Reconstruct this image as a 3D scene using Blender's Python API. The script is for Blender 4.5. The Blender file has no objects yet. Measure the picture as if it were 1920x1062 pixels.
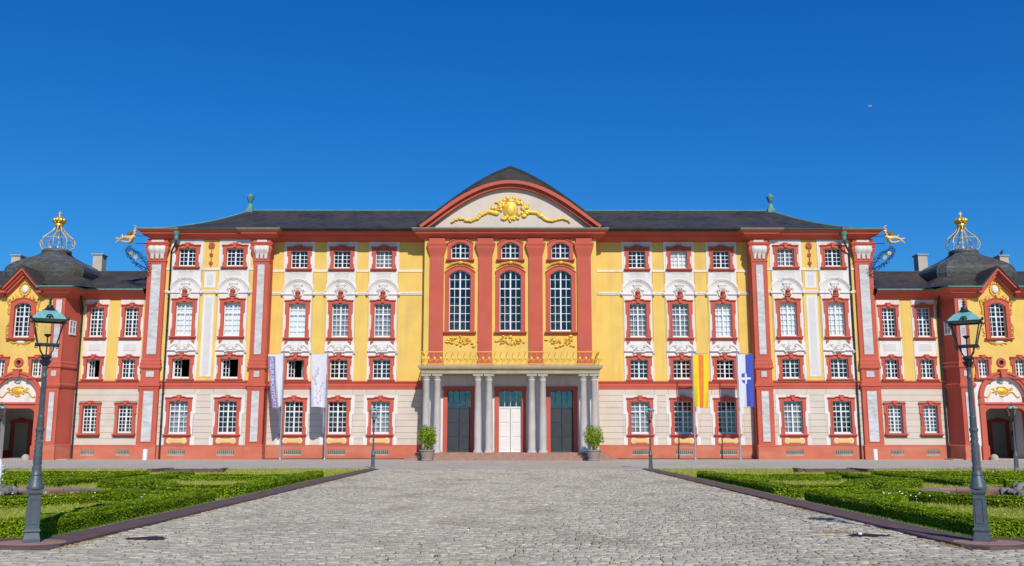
import bpy, bmesh, math, random
import numpy as np
from mathutils import Vector, Matrix
random.seed(7); rng = np.random.default_rng(7)
R = math.radians
scene = bpy.context.scene
COL = scene.collection

# ------------------------------------------------------------------ camera, sky, sun, exposure
cam_d = bpy.data.cameras.new('camera')
cam_d.sensor_width = 36.0
cam_d.lens = 36.0 * 1750 / 1920
cam_d.clip_start = 0.1; cam_d.clip_end = 4000
cam = bpy.data.objects.new('camera', cam_d); COL.objects.link(cam)
cam.location = (0, 0, 1.7)
cam.rotation_euler = (R(90) + math.atan(289 / 1750), 0, -0.0017)
scene.camera = cam

SUN_AZ = R(13); SUN_EL = R(37)           # sun stands behind the camera, to its right
world = bpy.data.worlds.new('World'); scene.world = world
world.use_nodes = True
wn = world.node_tree; wn.nodes.clear()
w_out = wn.nodes.new('ShaderNodeOutputWorld'); w_bg = wn.nodes.new('ShaderNodeBackground')
sky = wn.nodes.new('ShaderNodeTexSky'); sky.sky_type = 'NISHITA'; sky.sun_disc = False
sky.sun_elevation = SUN_EL; sky.sun_rotation = math.pi - SUN_AZ
sky.altitude = 300; sky.air_density = 1.0; sky.dust_density = 0.3; sky.ozone_density = 4.0
hsv = wn.nodes.new('ShaderNodeHueSaturation'); hsv.inputs['Saturation'].default_value = 1.34
gco = wn.nodes.new('ShaderNodeTexCoord'); gmp = wn.nodes.new('ShaderNodeVectorMath'); gmp.operation = 'MULTIPLY_ADD'
gmp.inputs[1].default_value = (1, 1, 0.96); gmp.inputs[2].default_value = (0, 0, 0.04)
wn.links.new(gco.outputs['Generated'], gmp.inputs[0]); wn.links.new(gmp.outputs[0], sky.inputs['Vector'])
tint = wn.nodes.new('ShaderNodeVectorMath'); tint.operation = 'MULTIPLY'; tint.inputs[1].default_value = (0.60, 1.12, 1.42)
wn.links.new(sky.outputs[0], hsv.inputs['Color']); wn.links.new(hsv.outputs[0], tint.inputs[0])
sep = wn.nodes.new('ShaderNodeSeparateXYZ'); com = wn.nodes.new('ShaderNodeCombineXYZ')
pw = wn.nodes.new('ShaderNodeMath'); pw.operation = 'POWER'; pw.inputs[1].default_value = 0.75
ml = wn.nodes.new('ShaderNodeMath'); ml.operation = 'MULTIPLY'; ml.inputs[1].default_value = 1.68
wn.links.new(tint.outputs[0], sep.inputs[0]); wn.links.new(sep.outputs[0], com.inputs[0]); wn.links.new(sep.outputs[1], com.inputs[1])
wn.links.new(sep.outputs[2], pw.inputs[0]); wn.links.new(pw.outputs[0], ml.inputs[0]); wn.links.new(ml.outputs[0], com.inputs[2])
wn.links.new(com.outputs[0], w_bg.inputs[0]); w_bg.inputs[1].default_value = 0.085
wn.links.new(w_bg.outputs[0], w_out.inputs[0])

sd = bpy.data.lights.new('sun', 'SUN'); sd.energy = 4.0; sd.angle = R(0.5); sd.color = (1.0, 0.945, 0.85)
sun = bpy.data.objects.new('sun', sd); COL.objects.link(sun)
tosun = Vector((math.sin(SUN_AZ) * math.cos(SUN_EL), -math.cos(SUN_AZ) * math.cos(SUN_EL), math.sin(SUN_EL)))
sun.rotation_euler = tosun.to_track_quat('Z', 'Y').to_euler()
sun.location = (40, -60, 60)

vs = scene.view_settings
vs.view_transform = 'Standard'; vs.look = 'None'; vs.exposure = 0.0; vs.gamma = 1.0; vs.use_curve_mapping = False
scene.cycles.max_bounces = 6; scene.cycles.transparent_max_bounces = 10
scene.cycles.use_denoising = True

# ------------------------------------------------------------------ materials
def mat(name, base, rough=0.8, metal=0.0, var=0.06, scale=1.5, bump=0.0, bscale=20.0, spec=0.3, dirt=None, island=0.0):
    m = bpy.data.materials.new(name); m.use_nodes = True
    nt = m.node_tree; b = nt.nodes['Principled BSDF']
    b.inputs['Roughness'].default_value = rough; b.inputs['Metallic'].default_value = metal
    b.inputs['Specular IOR Level'].default_value = spec
    tc = nt.nodes.new('ShaderNodeTexCoord'); co = tc.outputs['Object']
    geo = nt.nodes.new('ShaderNodeNewGeometry')
    n = nt.nodes.new('ShaderNodeTexNoise'); n.inputs['Scale'].default_value = scale; n.inputs['Detail'].default_value = 6
    nt.links.new(geo.outputs['Position'], n.inputs['Vector'])
    r = nt.nodes.new('ShaderNodeMapRange'); r.inputs[1].default_value = 0.3; r.inputs[2].default_value = 0.7
    r.inputs[3].default_value = 1 - var; r.inputs[4].default_value = 1 + var
    nt.links.new(n.outputs['Fac'], r.inputs[0])
    fac = r.outputs[0]
    if island:
        r2 = nt.nodes.new('ShaderNodeMapRange'); r2.inputs[3].default_value = 1 - island; r2.inputs[4].default_value = 1 + island
        nt.links.new(geo.outputs['Random Per Island'], r2.inputs[0])
        mm = nt.nodes.new('ShaderNodeMath'); mm.operation = 'MULTIPLY'
        nt.links.new(fac, mm.inputs[0]); nt.links.new(r2.outputs[0], mm.inputs[1]); fac = mm.outputs[0]
    mx = nt.nodes.new('ShaderNodeVectorMath'); mx.operation = 'SCALE'
    mx.inputs[0].default_value = base[:3]
    nt.links.new(fac, mx.inputs['Scale'])
    colo = mx.outputs[0]
    if dirt:
        dcol, amount, dsc = dirt
        d = nt.nodes.new('ShaderNodeTexNoise'); d.inputs['Scale'].default_value = 1.0; d.inputs['Detail'].default_value = 8
        mp = nt.nodes.new('ShaderNodeMapping'); mp.inputs['Scale'].default_value = dsc
        nt.links.new(geo.outputs['Position'], mp.inputs[0]); nt.links.new(mp.outputs[0], d.inputs['Vector'])
        dr = nt.nodes.new('ShaderNodeMapRange'); dr.inputs[1].default_value = 0.5; dr.inputs[2].default_value = 0.78
        dr.inputs[3].default_value = 0; dr.inputs[4].default_value = amount
        nt.links.new(d.outputs['Fac'], dr.inputs[0])
        mc = nt.nodes.new('ShaderNodeMix'); mc.data_type = 'RGBA'
        nt.links.new(dr.outputs[0], mc.inputs[0]); nt.links.new(colo, mc.inputs[6]); mc.inputs[7].default_value = (*dcol, 1)
        colo = mc.outputs[2]
    nt.links.new(colo, b.inputs['Base Color'])
    if bump:
        bn = nt.nodes.new('ShaderNodeTexNoise'); bn.inputs['Scale'].default_value = bscale; bn.inputs['Detail'].default_value = 5
        nt.links.new(geo.outputs['Position'], bn.inputs['Vector'])
        bp = nt.nodes.new('ShaderNodeBump'); bp.inputs['Strength'].default_value = bump; bp.inputs['Distance'].default_value = 0.02
        nt.links.new(bn.outputs['Fac'], bp.inputs['Height']); nt.links.new(bp.outputs[0], b.inputs['Normal'])
    return m

def marble_mat():
    m = mat('grey_marble', (0.58, 0.575, 0.585), 0.55, var=0.05)
    nt = m.node_tree; b = nt.nodes['Principled BSDF']
    geo = nt.nodes.new('ShaderNodeNewGeometry'); mp = nt.nodes.new('ShaderNodeMapping')
    mp.inputs['Rotation'].default_value = (0, R(25), 0); mp.inputs['Scale'].default_value = (0.9, 1, 2.2)
    w = nt.nodes.new('ShaderNodeTexNoise'); w.inputs['Scale'].default_value = 0.8; w.inputs['Detail'].default_value = 7
    w.inputs['Distortion'].default_value = 1.6; w.inputs['Roughness'].default_value = 0.62
    nt.links.new(geo.outputs['Position'], mp.inputs[0]); nt.links.new(mp.outputs[0], w.inputs['Vector'])
    cr = nt.nodes.new('ShaderNodeValToRGB'); cr.color_ramp.elements[0].position = 0.3
    cr.color_ramp.elements[0].color = (0.40, 0.395, 0.395, 1); cr.color_ramp.elements[1].position = 0.62
    cr.color_ramp.elements[1].color = (0.63, 0.61, 0.595, 1)
    nt.links.new(w.outputs['Fac'], cr.inputs[0]); nt.links.new(cr.outputs[0], b.inputs['Base Color'])
    return m

def slate_mat(name, c1, c2, rough, rw=0.32, rh=0.16, tint=None):
    m = mat(name, c1, rough, spec=0.22)
    nt = m.node_tree; b = nt.nodes['Principled BSDF']
    geo = nt.nodes.new('ShaderNodeNewGeometry')
    sx = nt.nodes.new('ShaderNodeSeparateXYZ'); nt.links.new(geo.outputs['Position'], sx.inputs[0])
    # run the courses with the slope: across = x + y, up = 3 z
    a = nt.nodes.new('ShaderNodeMath'); a.operation = 'MULTIPLY'; a.inputs[1].default_value = 2.0
    nt.links.new(sx.outputs['Z'], a.inputs[0])
    cb = nt.nodes.new('ShaderNodeCombineXYZ'); nt.links.new(sx.outputs['X'], cb.inputs[0]); nt.links.new(a.outputs[0], cb.inputs[1])
    br = nt.nodes.new('ShaderNodeTexBrick'); br.inputs['Scale'].default_value = 1.0
    br.inputs['Brick Width'].default_value = rw; br.inputs['Row Height'].default_value = rh; br.inputs['Mortar Size'].default_value = 0.012
    br.inputs['Color1'].default_value = (*c1, 1); br.inputs['Color2'].default_value = (*c2, 1)
    br.inputs['Mortar'].default_value = (0.012, 0.012, 0.013, 1)
    nt.links.new(cb.outputs[0], br.inputs['Vector'])
    n = nt.nodes.new('ShaderNodeTexNoise'); n.inputs['Scale'].default_value = 0.5; n.inputs['Detail'].default_value = 8
    nt.links.new(geo.outputs['Position'], n.inputs['Vector'])
    mc = nt.nodes.new('ShaderNodeMix'); mc.data_type = 'RGBA'
    rr = nt.nodes.new('ShaderNodeMapRange'); rr.inputs[1].default_value = 0.38; rr.inputs[2].default_value = 0.68; rr.inputs[4].default_value = 0.9
    nt.links.new(n.outputs['Fac'], rr.inputs[0]); nt.links.new(rr.outputs[0], mc.inputs[0])
    nt.links.new(br.outputs['Color'], mc.inputs[6]); mc.inputs[7].default_value = (*(tint or (0.06, 0.052, 0.045)), 1)
    nt.links.new(mc.outputs[2], b.inputs['Base Color'])
    bp = nt.nodes.new('ShaderNodeBump'); bp.inputs['Strength'].default_value = 0.6; bp.inputs['Distance'].default_value = 0.03
    nt.links.new(br.outputs['Fac'], bp.inputs['Height']); bp.invert = True
    nt.links.new(bp.outputs[0], b.inputs['Normal'])
    return m

def glass_mat(name, tint, refl):
    m = bpy.data.materials.new(name); m.use_nodes = True
    nt = m.node_tree; nt.nodes.clear()
    o = nt.nodes.new('ShaderNodeOutputMaterial'); t = nt.nodes.new('ShaderNodeBsdfTransparent'); g = nt.nodes.new('ShaderNodeBsdfGlossy')
    t.inputs[0].default_value = (*tint, 1); g.inputs['Roughness'].default_value = 0.02
    f = nt.nodes.new('ShaderNodeLayerWeight'); f.inputs[0].default_value = 0.5
    p4 = nt.nodes.new('ShaderNodeMath'); p4.operation = 'POWER'; p4.inputs[1].default_value = 4.0
    nt.links.new(f.outputs['Facing'], p4.inputs[0])
    a = nt.nodes.new('ShaderNodeMath'); a.operation = 'MULTIPLY_ADD'; a.inputs[1].default_value = 0.8; a.inputs[2].default_value = refl
    nt.links.new(p4.outputs[0], a.inputs[0])
    geo = nt.nodes.new('ShaderNodeNewGeometry'); nz = nt.nodes.new('ShaderNodeTexNoise'); nz.inputs['Scale'].default_value = 1.3
    nt.links.new(geo.outputs['Position'], nz.inputs['Vector'])
    bp = nt.nodes.new('ShaderNodeBump'); bp.inputs['Strength'].default_value = 0.35; bp.inputs['Distance'].default_value = 0.06
    nt.links.new(nz.outputs['Fac'], bp.inputs['Height']); nt.links.new(bp.outputs[0], g.inputs['Normal'])
    x = nt.nodes.new('ShaderNodeMixShader')
    nt.links.new(a.outputs[0], x.inputs[0]); nt.links.new(t.outputs[0], x.inputs[1]); nt.links.new(g.outputs[0], x.inputs[2])
    nt.links.new(x.outputs[0], o.inputs[0])
    return m

def leaf_mat(name, c_dark, c_light, transl=0.25, rough=0.55):
    m = bpy.data.materials.new(name); m.use_nodes = True
    nt = m.node_tree; b = nt.nodes['Principled BSDF']; o = nt.nodes['Material Output']
    b.inputs['Roughness'].default_value = rough; b.inputs['Specular IOR Level'].default_value = 0.25
    geo = nt.nodes.new('ShaderNodeNewGeometry')
    n = nt.nodes.new('ShaderNodeTexNoise'); n.inputs['Scale'].default_value = 0.9; n.inputs['Detail'].default_value = 4
    nt.links.new(geo.outputs['Position'], n.inputs['Vector'])
    ad = nt.nodes.new('ShaderNodeMath'); ad.operation = 'ADD'
    nt.links.new(geo.outputs['Random Per Island'], ad.inputs[0]); nt.links.new(n.outputs['Fac'], ad.inputs[1])
    rr = nt.nodes.new('ShaderNodeMapRange'); rr.inputs[1].default_value = 0.35; rr.inputs[2].default_value = 1.55
    nt.links.new(ad.outputs[0], rr.inputs[0])
    mc = nt.nodes.new('ShaderNodeMix'); mc.data_type = 'RGBA'
    mc.inputs[6].default_value = (*c_dark, 1); mc.inputs[7].default_value = (*c_light, 1)
    nt.links.new(rr.outputs[0], mc.inputs[0]); nt.links.new(mc.outputs[2], b.inputs['Base Color'])
    t = nt.nodes.new('ShaderNodeBsdfTranslucent'); nt.links.new(mc.outputs[2], t.inputs[0])
    x = nt.nodes.new('ShaderNodeMixShader'); x.inputs[0].default_value = transl
    nt.links.new(b.outputs[0], x.inputs[1]); nt.links.new(t.outputs[0], x.inputs[2]); nt.links.new(x.outputs[0], o.inputs[0])
    return m

M = {}
M['yellow'] = mat('yellow_stucco', (0.765, 0.505, 0.128), 0.85, var=0.07, scale=0.7, bump=0.15, dirt=((0.60, 0.40, 0.14), 0.6, (2.2, 2.2, 0.22)))
M['white'] = mat('white_stucco', (0.74, 0.69, 0.65), 0.85, var=0.04, scale=0.9, bump=0.12, dirt=((0.46, 0.42, 0.38), 0.6, (2.4, 2.4, 0.35)))
M['pale'] = mat('pale_grey_stucco', (0.63, 0.595, 0.565), 0.85, var=0.04, bump=0.1)
M['cream'] = mat('cream_stucco', (0.63, 0.54, 0.45), 0.85, var=0.05, scale=0.8, bump=0.12, dirt=((0.42, 0.36, 0.30), 0.35, (0.8, 0.8, 0.5)))
M['joint'] = mat('ashlar_joint', (0.34, 0.26, 0.21), 0.9)
M['red'] = mat('red_sandstone_paint', (0.525, 0.105, 0.066), 0.8, var=0.08, scale=0.8, bump=0.15, dirt=((0.40, 0.13, 0.09), 0.5, (1.0, 1.0, 0.5)))
M['redlow'] = mat('faded_red_plinth', (0.56, 0.155, 0.09), 0.85, var=0.09, scale=0.7, bump=0.15, dirt=((0.55, 0.27, 0.19), 0.7, (0.6, 0.6, 1.4)))
M['marble'] = marble_mat()
M['frame'] = mat('white_window_paint', (0.76, 0.76, 0.77), 0.5, var=0.03)
M['glass'] = glass_mat('window_glass', (0.93, 0.95, 0.97), 0.085)
M['lampglass'] = glass_mat('lamp_glass', (0.96, 0.97, 0.97), 0.04)
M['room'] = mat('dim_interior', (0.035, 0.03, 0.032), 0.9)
M['blind'] = mat('light_blind', (0.84, 0.87, 0.86), 0.8, var=0.05, scale=2)
M['curtain'] = mat('grey_curtain', (0.30, 0.32, 0.34), 0.85, var=0.35, scale=4)
M['slate'] = slate_mat('roof_slate', (0.028, 0.028, 0.031), (0.060, 0.058, 0.062), 0.75, .5, .34, tint=(0.065, 0.058, 0.054))
M['slate2'] = slate_mat('weathered_slate', (0.030, 0.030, 0.033), (0.066, 0.061, 0.058), 0.6, .45, .30, tint=(0.085, 0.062, 0.047))
M['slate3'] = slate_mat('dome_slate', (0.065, 0.073, 0.070), (0.135, 0.15, 0.145), 0.36, 0.3, 0.24, tint=(0.085, 0.065, 0.045))
M['copper'] = mat('verdigris_copper', (0.13, 0.30, 0.26), 0.6, var=0.2, scale=6, dirt=((0.05, 0.09, 0.08), 0.5, (3, 3, 3)))
M['lead'] = mat('lead_sheet', (0.09, 0.10, 0.12), 0.5, var=0.15)
M['pipe'] = mat('dark_downpipe', (0.022, 0.035, 0.042), 0.5, var=0.15)
M['gold'] = mat('gilding', (0.88, 0.56, 0.10), 0.3, metal=0.6, var=0.1, scale=8)
M['goldpaint'] = mat('gilded_stucco', (0.78, 0.47, 0.07), 0.45, metal=0.3, var=0.12, scale=8)
M['palegold'] = mat('weathered_gilding', (0.78, 0.56, 0.26), 0.45, metal=0.3, var=0.2, scale=5)
M['balcony'] = mat('beige_balcony_stone', (0.40, 0.33, 0.21), 0.85, var=0.1)  # beige stone colour with slight random tone
M['columnstone'] = mat('grey_column_stone', (0.50, 0.45, 0.41), 0.8, var=0.1, dirt=((0.36, 0.31, 0.27), 0.5, (2, 2, .5)))
M['wingbronze'] = mat('bronzed_wing', (0.30, 0.17, 0.05), 0.5, metal=0.4, var=0.2)
M['shield'] = mat('grey_shield', (0.34, 0.34, 0.36), 0.6)
M['iron'] = mat('painted_wrought_iron', (0.015, 0.03, 0.09), 0.5)
M['cast'] = mat('grey_cast_iron', (0.075, 0.10, 0.115), 0.42, var=0.15, scale=9, bump=0.15, bscale=60, spec=0.5, dirt=((0.10, 0.055, 0.04), 0.45, (9, 9, 4)))
M['castdark'] = mat('dark_cast_iron', (0.020, 0.024, 0.030), 0.42, var=0.15, scale=9, spec=0.5)
M['lampcop'] = mat('lamp_verdigris', (0.17, 0.42, 0.40), 0.55, var=0.15, scale=9, dirt=((0.07, 0.19, 0.18), 0.5, (12, 12, 12)))
M['chim'] = mat('chimney_render', (0.50, 0.45, 0.38), 0.9, var=0.08, bump=0.1)
M['stone'] = mat('pale_cobble', (0.51, 0.45, 0.335), 0.9, var=0.15, scale=6, bump=0.3, bscale=45, island=0.11, dirt=((0.25, 0.20, 0.13), 0.75, (0.55, 0.35, 0.8)))
M['bed'] = mat('dark_cobble_joint', (0.115, 0.092, 0.06), 0.95, var=0.3, scale=7, bump=0.4, bscale=30)
M['sandstone'] = mat('dark_red_sandstone', (0.145, 0.088, 0.082), 0.8, var=0.22, scale=3, bump=0.25, bscale=25, dirt=((0.075, 0.055, 0.055), 0.6, (1.5, 1.5, 1.5)))
M['sandpink'] = mat('worn_pink_sandstone', (0.36, 0.205, 0.155), 0.85, var=0.15, scale=4, bump=0.25, bscale=25)
M['sandstone2'] = mat('basin_sandstone', (0.27, 0.185, 0.155), 0.85, var=0.18, scale=2, bump=0.2)
M['palestone'] = mat('pale_guard_stone', (0.42, 0.37, 0.31), 0.9, var=0.15, scale=4, bump=0.3)
M['gravel'] = mat('sandy_path', (0.40, 0.33, 0.25), 0.95, var=0.12, scale=4, bump=0.4, bscale=60)
M['soil'] = mat('field_ground', (0.16, 0.14, 0.09), 0.95, var=0.2, scale=0.3)
M['lawn'] = leaf_mat('lawn_turf', (0.25, 0.25, 0.045), (0.40, 0.37, 0.08), 0.0, 0.9)
M['blade'] = leaf_mat('grass_blades', (0.23, 0.29, 0.035), (0.52, 0.53, 0.11), 0.3)
M['verge'] = leaf_mat('verge_grass', (0.07, 0.16, 0.02), (0.18, 0.30, 0.05), 0.3)
M['leaf'] = leaf_mat('box_hedge_leaf', (0.045, 0.125, 0.004), (0.38, 0.51, 0.012), 0.2)
M['leafcore'] = mat('inner_shade_core', (0.012, 0.022, 0.005), 0.95)  # near-black green puts the shade behind the leaves into the colour
M['dryweed'] = leaf_mat('dry_weed', (0.30, 0.17, 0.05), (0.50, 0.33, 0.10), 0.2)
M['moss'] = leaf_mat('joint_moss', (0.06, 0.09, 0.02), (0.17, 0.17, 0.06), 0.1)
M['petal'] = mat('white_petal', (0.8, 0.8, 0.78), 0.7)
M['ypetal'] = mat('yellow_petal', (0.75, 0.55, 0.03), 0.7)
M['steel'] = mat('galvanised_pole', (0.42, 0.45, 0.47), 0.4, metal=0.6, var=0.08)
M['bollard'] = mat('white_bollard_paint', (0.78, 0.77, 0.76), 0.6, var=0.05)
M['basinwater'] = mat('murky_basin_water', (0.06, 0.042, 0.03), 0.12, var=0.15, scale=1.2, spec=0.5)
M['rock'] = mat('fountain_rock', (0.20, 0.18, 0.16), 0.9, var=0.45, scale=5, bump=0.6, bscale=14)
M['spray'] = mat('white_water_spray', (0.85, 0.87, 0.9), 0.3)
M['terracotta'] = mat('grey_planter', (0.30, 0.24, 0.2), 0.85)
M['doorwhite'] = mat('painted_door', (0.46, 0.44, 0.40), 0.6, var=0.06)
M['doordark'] = mat('dark_door', (0.05, 0.055, 0.065), 0.35, var=0.1)
M['innerwhite'] = mat('limewashed_passage', (0.74, 0.71, 0.69), 0.9, var=0.05)
M['bird'] = mat('dark_plumage', (0.02, 0.02, 0.022), 0.7)
M['palebird'] = mat('pale_plumage', (0.75, 0.75, 0.78), 0.7)
M['fwhite'] = mat('flag_white', (0.66, 0.64, 0.70), 0.85, var=0.05, scale=3)
M['fmauve'] = mat('flag_mauve', (0.235, 0.185, 0.36), 0.85, var=0.06)
M['fpink'] = mat('flag_print_pink', (0.50, 0.42, 0.48), 0.85)
M['fblue'] = mat('flag_blue', (0.055, 0.085, 0.42), 0.8, var=0.05)
M['fyellow'] = mat('flag_yellow', (0.84, 0.58, 0.02), 0.8, var=0.05)
M['fred'] = mat('flag_red', (0.74, 0.20, 0.035), 0.8, var=0.05)
M['fletter'] = mat('flag_lettering', (0.72, 0.71, 0.76), 0.85)
M['grate'] = mat('basement_grille', (0.5, 0.48, 0.42), 0.7, var=0.2)
M['iron_cover'] = mat('rusty_iron_cover', (0.035, 0.028, 0.03), 0.6, var=0.3, scale=20)

# ------------------------------------------------------------------ mesh helpers
class MB:
    """collects shapes in metres; sx mirrors them across the palace axis"""
    def __init__(s, sx=1.0): s.v = []; s.f = []; s.mi = []; s.sx = sx; s.cur = 0
    def add(s, vs, fs):
        b = len(s.v); s.v += [(x * s.sx, y, z) for x, y, z in vs]
        for f in fs: s.f.append([b + i for i in f]); s.mi.append(s.cur)
    def box(s, x0, x1, y0, y1, z0, z1, ch=0.0):
        s.add([(x0, y0, z0), (x1, y0, z0), (x1, y1, z0), (x0, y1, z0), (x0, y0, z1), (x1, y0, z1), (x1, y1, z1), (x0, y1, z1)],
              [(0, 3, 2, 1), (4, 5, 6, 7), (0, 1, 5, 4), (1, 2, 6, 5), (2, 3, 7, 6), (3, 0, 4, 7)])
    def prism(s, pts, y0, y1):                      # (x, z) outline, front at y0, back at y1
        n = len(pts)
        s.add([(x, y0, z) for x, z in pts] + [(x, y1, z) for x, z in pts],
              [tuple(range(n)), tuple(range(2 * n - 1, n - 1, -1))] + [(i, n + i, n + (i + 1) % n, (i + 1) % n) for i in range(n)])
    def xprism(s, pts, x0, x1):                     # (y, z) outline swept along x
        n = len(pts)
        s.add([(x0, y, z) for y, z in pts] + [(x1, y, z) for y, z in pts],
              [tuple(range(n)), tuple(range(2 * n - 1, n - 1, -1))] + [(i, n + i, n + (i + 1) % n, (i + 1) % n) for i in range(n)])
    def zprism(s, pts, z0, z1):
        n = len(pts)
        s.add([(x, y, z0) for x, y in pts] + [(x, y, z1) for x, y in pts],
              [tuple(range(n)), tuple(range(2 * n - 1, n - 1, -1))] + [(i, n + i, n + (i + 1) % n, (i + 1) % n) for i in range(n)])
    def strip(s, inner, outer, y0, y1):             # band between two equal-length (x, z) lines
        n = len(inner)
        for i in range(n - 1):
            s.prism([inner[i], inner[i + 1], outer[i + 1], outer[i]], y0, y1)
    def lathe(s, prof, c, n=16, rot=0.0, a0=0.0, a1=2 * math.pi):
        vs = []; full = abs(a1 - a0 - 2 * math.pi) < 1e-6; m = n if full else n + 1
        for r, z in prof:
            for i in range(m):
                a = a0 + (a1 - a0) * i / n + rot
                vs.append((c[0] + r * math.cos(a), c[1] + r * math.sin(a), c[2] + z))
        fs = []
        for j in range(len(prof) - 1):
            for i in range(n):
                k = (i + 1) % m
                fs.append((j * m + i, j * m + k, (j + 1) * m + k, (j + 1) * m + i))
        if full:
            fs.append(tuple(range(n - 1, -1, -1))); fs.append(tuple(range((len(prof) - 1) * n, len(prof) * n)))
        s.add(vs, fs)
    def tube(s, pts, rad, n=6, caps=True):
        P = [Vector(p) for p in pts]; m = len(P); vs = []
        up = Vector((0.13, 0.21, 0.97))
        for i, p in enumerate(P):
            d = (P[min(i + 1, m - 1)] - P[max(i - 1, 0)])
            if d.length < 1e-9: d = Vector((0, 0, 1))
            d.normalize(); a = d.cross(up)
            if a.length < 0.05: a = d.cross(Vector((1, 0, 0)))
            a.normalize(); b = d.cross(a)
            r = rad[i] if hasattr(rad, '__len__') else rad
            for k in range(n):
                t = 2 * math.pi * k / n
                vs.append(tuple(p + (a * math.cos(t) + b * math.sin(t)) * r))
        fs = [(i * n + k, i * n + (k + 1) % n, (i + 1) * n + (k + 1) % n, (i + 1) * n + k) for i in range(m - 1) for k in range(n)]
        if caps: fs += [tuple(range(n)), tuple(range((m - 1) * n, m * n))]
        s.add(vs, fs)
    def blob(s, c, r, nu=8, nv=5):                  # c centre, r radii
        vs = [(c[0], c[1], c[2] - r[2])]
        for j in range(1, nv):
            p = -math.pi / 2 + math.pi * j / nv
            for i in range(nu):
                a = 2 * math.pi * i / nu
                vs.append((c[0] + r[0] * math.cos(p) * math.cos(a), c[1] + r[1] * math.cos(p) * math.sin(a), c[2] + r[2] * math.sin(p)))
        vs.append((c[0], c[1], c[2] + r[2])); fs = []
        for i in range(nu):
            fs.append((0, 1 + (i + 1) % nu, 1 + i))
            for j in range(nv - 2):
                a = 1 + j * nu; fs.append((a + i, a + (i + 1) % nu, a + nu + (i + 1) % nu, a + nu + i))
            a = 1 + (nv - 2) * nu; fs.append((a + i, a + (i + 1) % nu, len(vs) - 1))
        s.add(vs, fs)
    def sweep(s, path, prof, closed=False):         # plan path (x, y), profile (outward, z); outward is right of travel
        n = len(path); offs = []
        for i in range(n):
            p = Vector(path[i])
            d1 = (p - Vector(path[i - 1])).normalized() if i > 0 else None
            d2 = (Vector(path[(i + 1) % n]) - p).normalized() if i < n - 1 else None
            if d1 is None: d1 = d2
            if d2 is None: d2 = d1
            n1 = Vector((d1.y, -d1.x)); n2 = Vector((d2.y, -d2.x))
            offs.append((n1 + n2) / max(0.2, 1 + n1.dot(n2)))
        m = len(prof); vs = []
        for i in range(n):
            for o, z in prof:
                vs.append((path[i][0] + offs[i].x * o, path[i][1] + offs[i].y * o, z))
        fs = [(i * m + k, (i + 1) * m + k, (i + 1) * m + k + 1, i * m + k + 1) for i in range(n - 1) for k in range(m - 1)]
        s.add(vs, fs)
    def wall(s, x0, x1, z0, z1, holes, y, depth):   # front sheet with real openings and reveals
        xs = sorted({x0, x1, *[h[0] for h in holes], *[h[1] for h in holes]}); zs = sorted({z0, z1, *[h[2] for h in holes], *[h[3] for h in holes]})
        xs = [x for x in xs if x0 <= x <= x1]; zs = [z for z in zs if z0 <= z <= z1]
        for i in range(len(xs) - 1):
            for j in range(len(zs) - 1):
                cx = (xs[i] + xs[i + 1]) / 2; cz = (zs[j] + zs[j + 1]) / 2
                if any(h[0] < cx < h[1] and h[2] < cz < h[3] for h in holes): continue
                s.add([(xs[i], y, zs[j]), (xs[i + 1], y, zs[j]), (xs[i + 1], y, zs[j + 1]), (xs[i], y, zs[j + 1])], [(0, 1, 2, 3)])
        if depth:
            for a, b, c, d in holes:
                c0 = max(c, z0); d0 = min(d, z1); q = y + depth
                if d0 <= c0: continue
                s.add([(a, y, c0), (a, q, c0), (a, q, d0), (a, y, d0)], [(0, 1, 2, 3)])
                s.add([(b, y, c0), (b, q, c0), (b, q, d0), (b, y, d0)], [(0, 1, 2, 3)])
                if c >= z0: s.add([(a, y, c), (b, y, c), (b, q, c), (a, q, c)], [(0, 1, 2, 3)])
                if d <= z1: s.add([(a, y, d), (b, y, d), (b, q, d), (a, q, d)], [(0, 1, 2, 3)])
    def mesh(s, name, mats, smooth=False, fix=True):
        me = bpy.data.meshes.new(name); me.from_pydata(s.v, [], s.f)
        for m in (mats if isinstance(mats, (list, tuple)) else [mats]): me.materials.append(m)
        if isinstance(mats, (list, tuple)) and len(mats) > 1: me.polygons.foreach_set('material_index', s.mi)
        if fix:
            bm = bmesh.new(); bm.from_mesh(me); bmesh.ops.recalc_face_normals(bm, faces=bm.faces); bm.to_mesh(me); bm.free()
        if smooth:
            me.polygons.foreach_set('use_smooth', [True] * len(me.polygons))
            try: me.set_sharp_from_angle(angle=R(38))
            except Exception: pass
        me.update(); return me
    def build(s, name, mats, parent=None, smooth=False, fix=True, loc=(0, 0, 0)):
        if not s.v: return None
        o = bpy.data.objects.new(name, s.mesh(name, mats, smooth, fix)); COL.objects.link(o)
        o.parent = parent; o.location = loc
        return o

def inst(name, me, parent=None, loc=(0, 0, 0), rz=0.0):
    o = bpy.data.objects.new(name, me); COL.objects.link(o); o.parent = parent; o.location = loc
    if rz: o.rotation_euler = (0, 0, rz)
    return o
def thing(name, label, cat, loc=(0, 0, 0), group=None):
    o = bpy.data.objects.new(name, None); COL.objects.link(o); o.location = loc
    o.empty_display_size = 0.3
    return tag(o, label, cat, group)
def tag(o, label, cat, group=None):
    o['label'] = label; o['category'] = cat
    if group: o['group'] = group
    return o
def kind(o, k): o['kind'] = k; return o
def copy_tree(o, parent=None):
    c = o.copy(); COL.objects.link(c); c.parent = parent
    for ch in list(o.children): copy_tree(ch, c)
    return c
def arc(cx, cz, r, a0, a1, n, rz=None):
    return [(cx + r * math.cos(a0 + (a1 - a0) * i / n), cz + (rz or r) * math.sin(a0 + (a1 - a0) * i / n)) for i in range(n + 1)]
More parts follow.
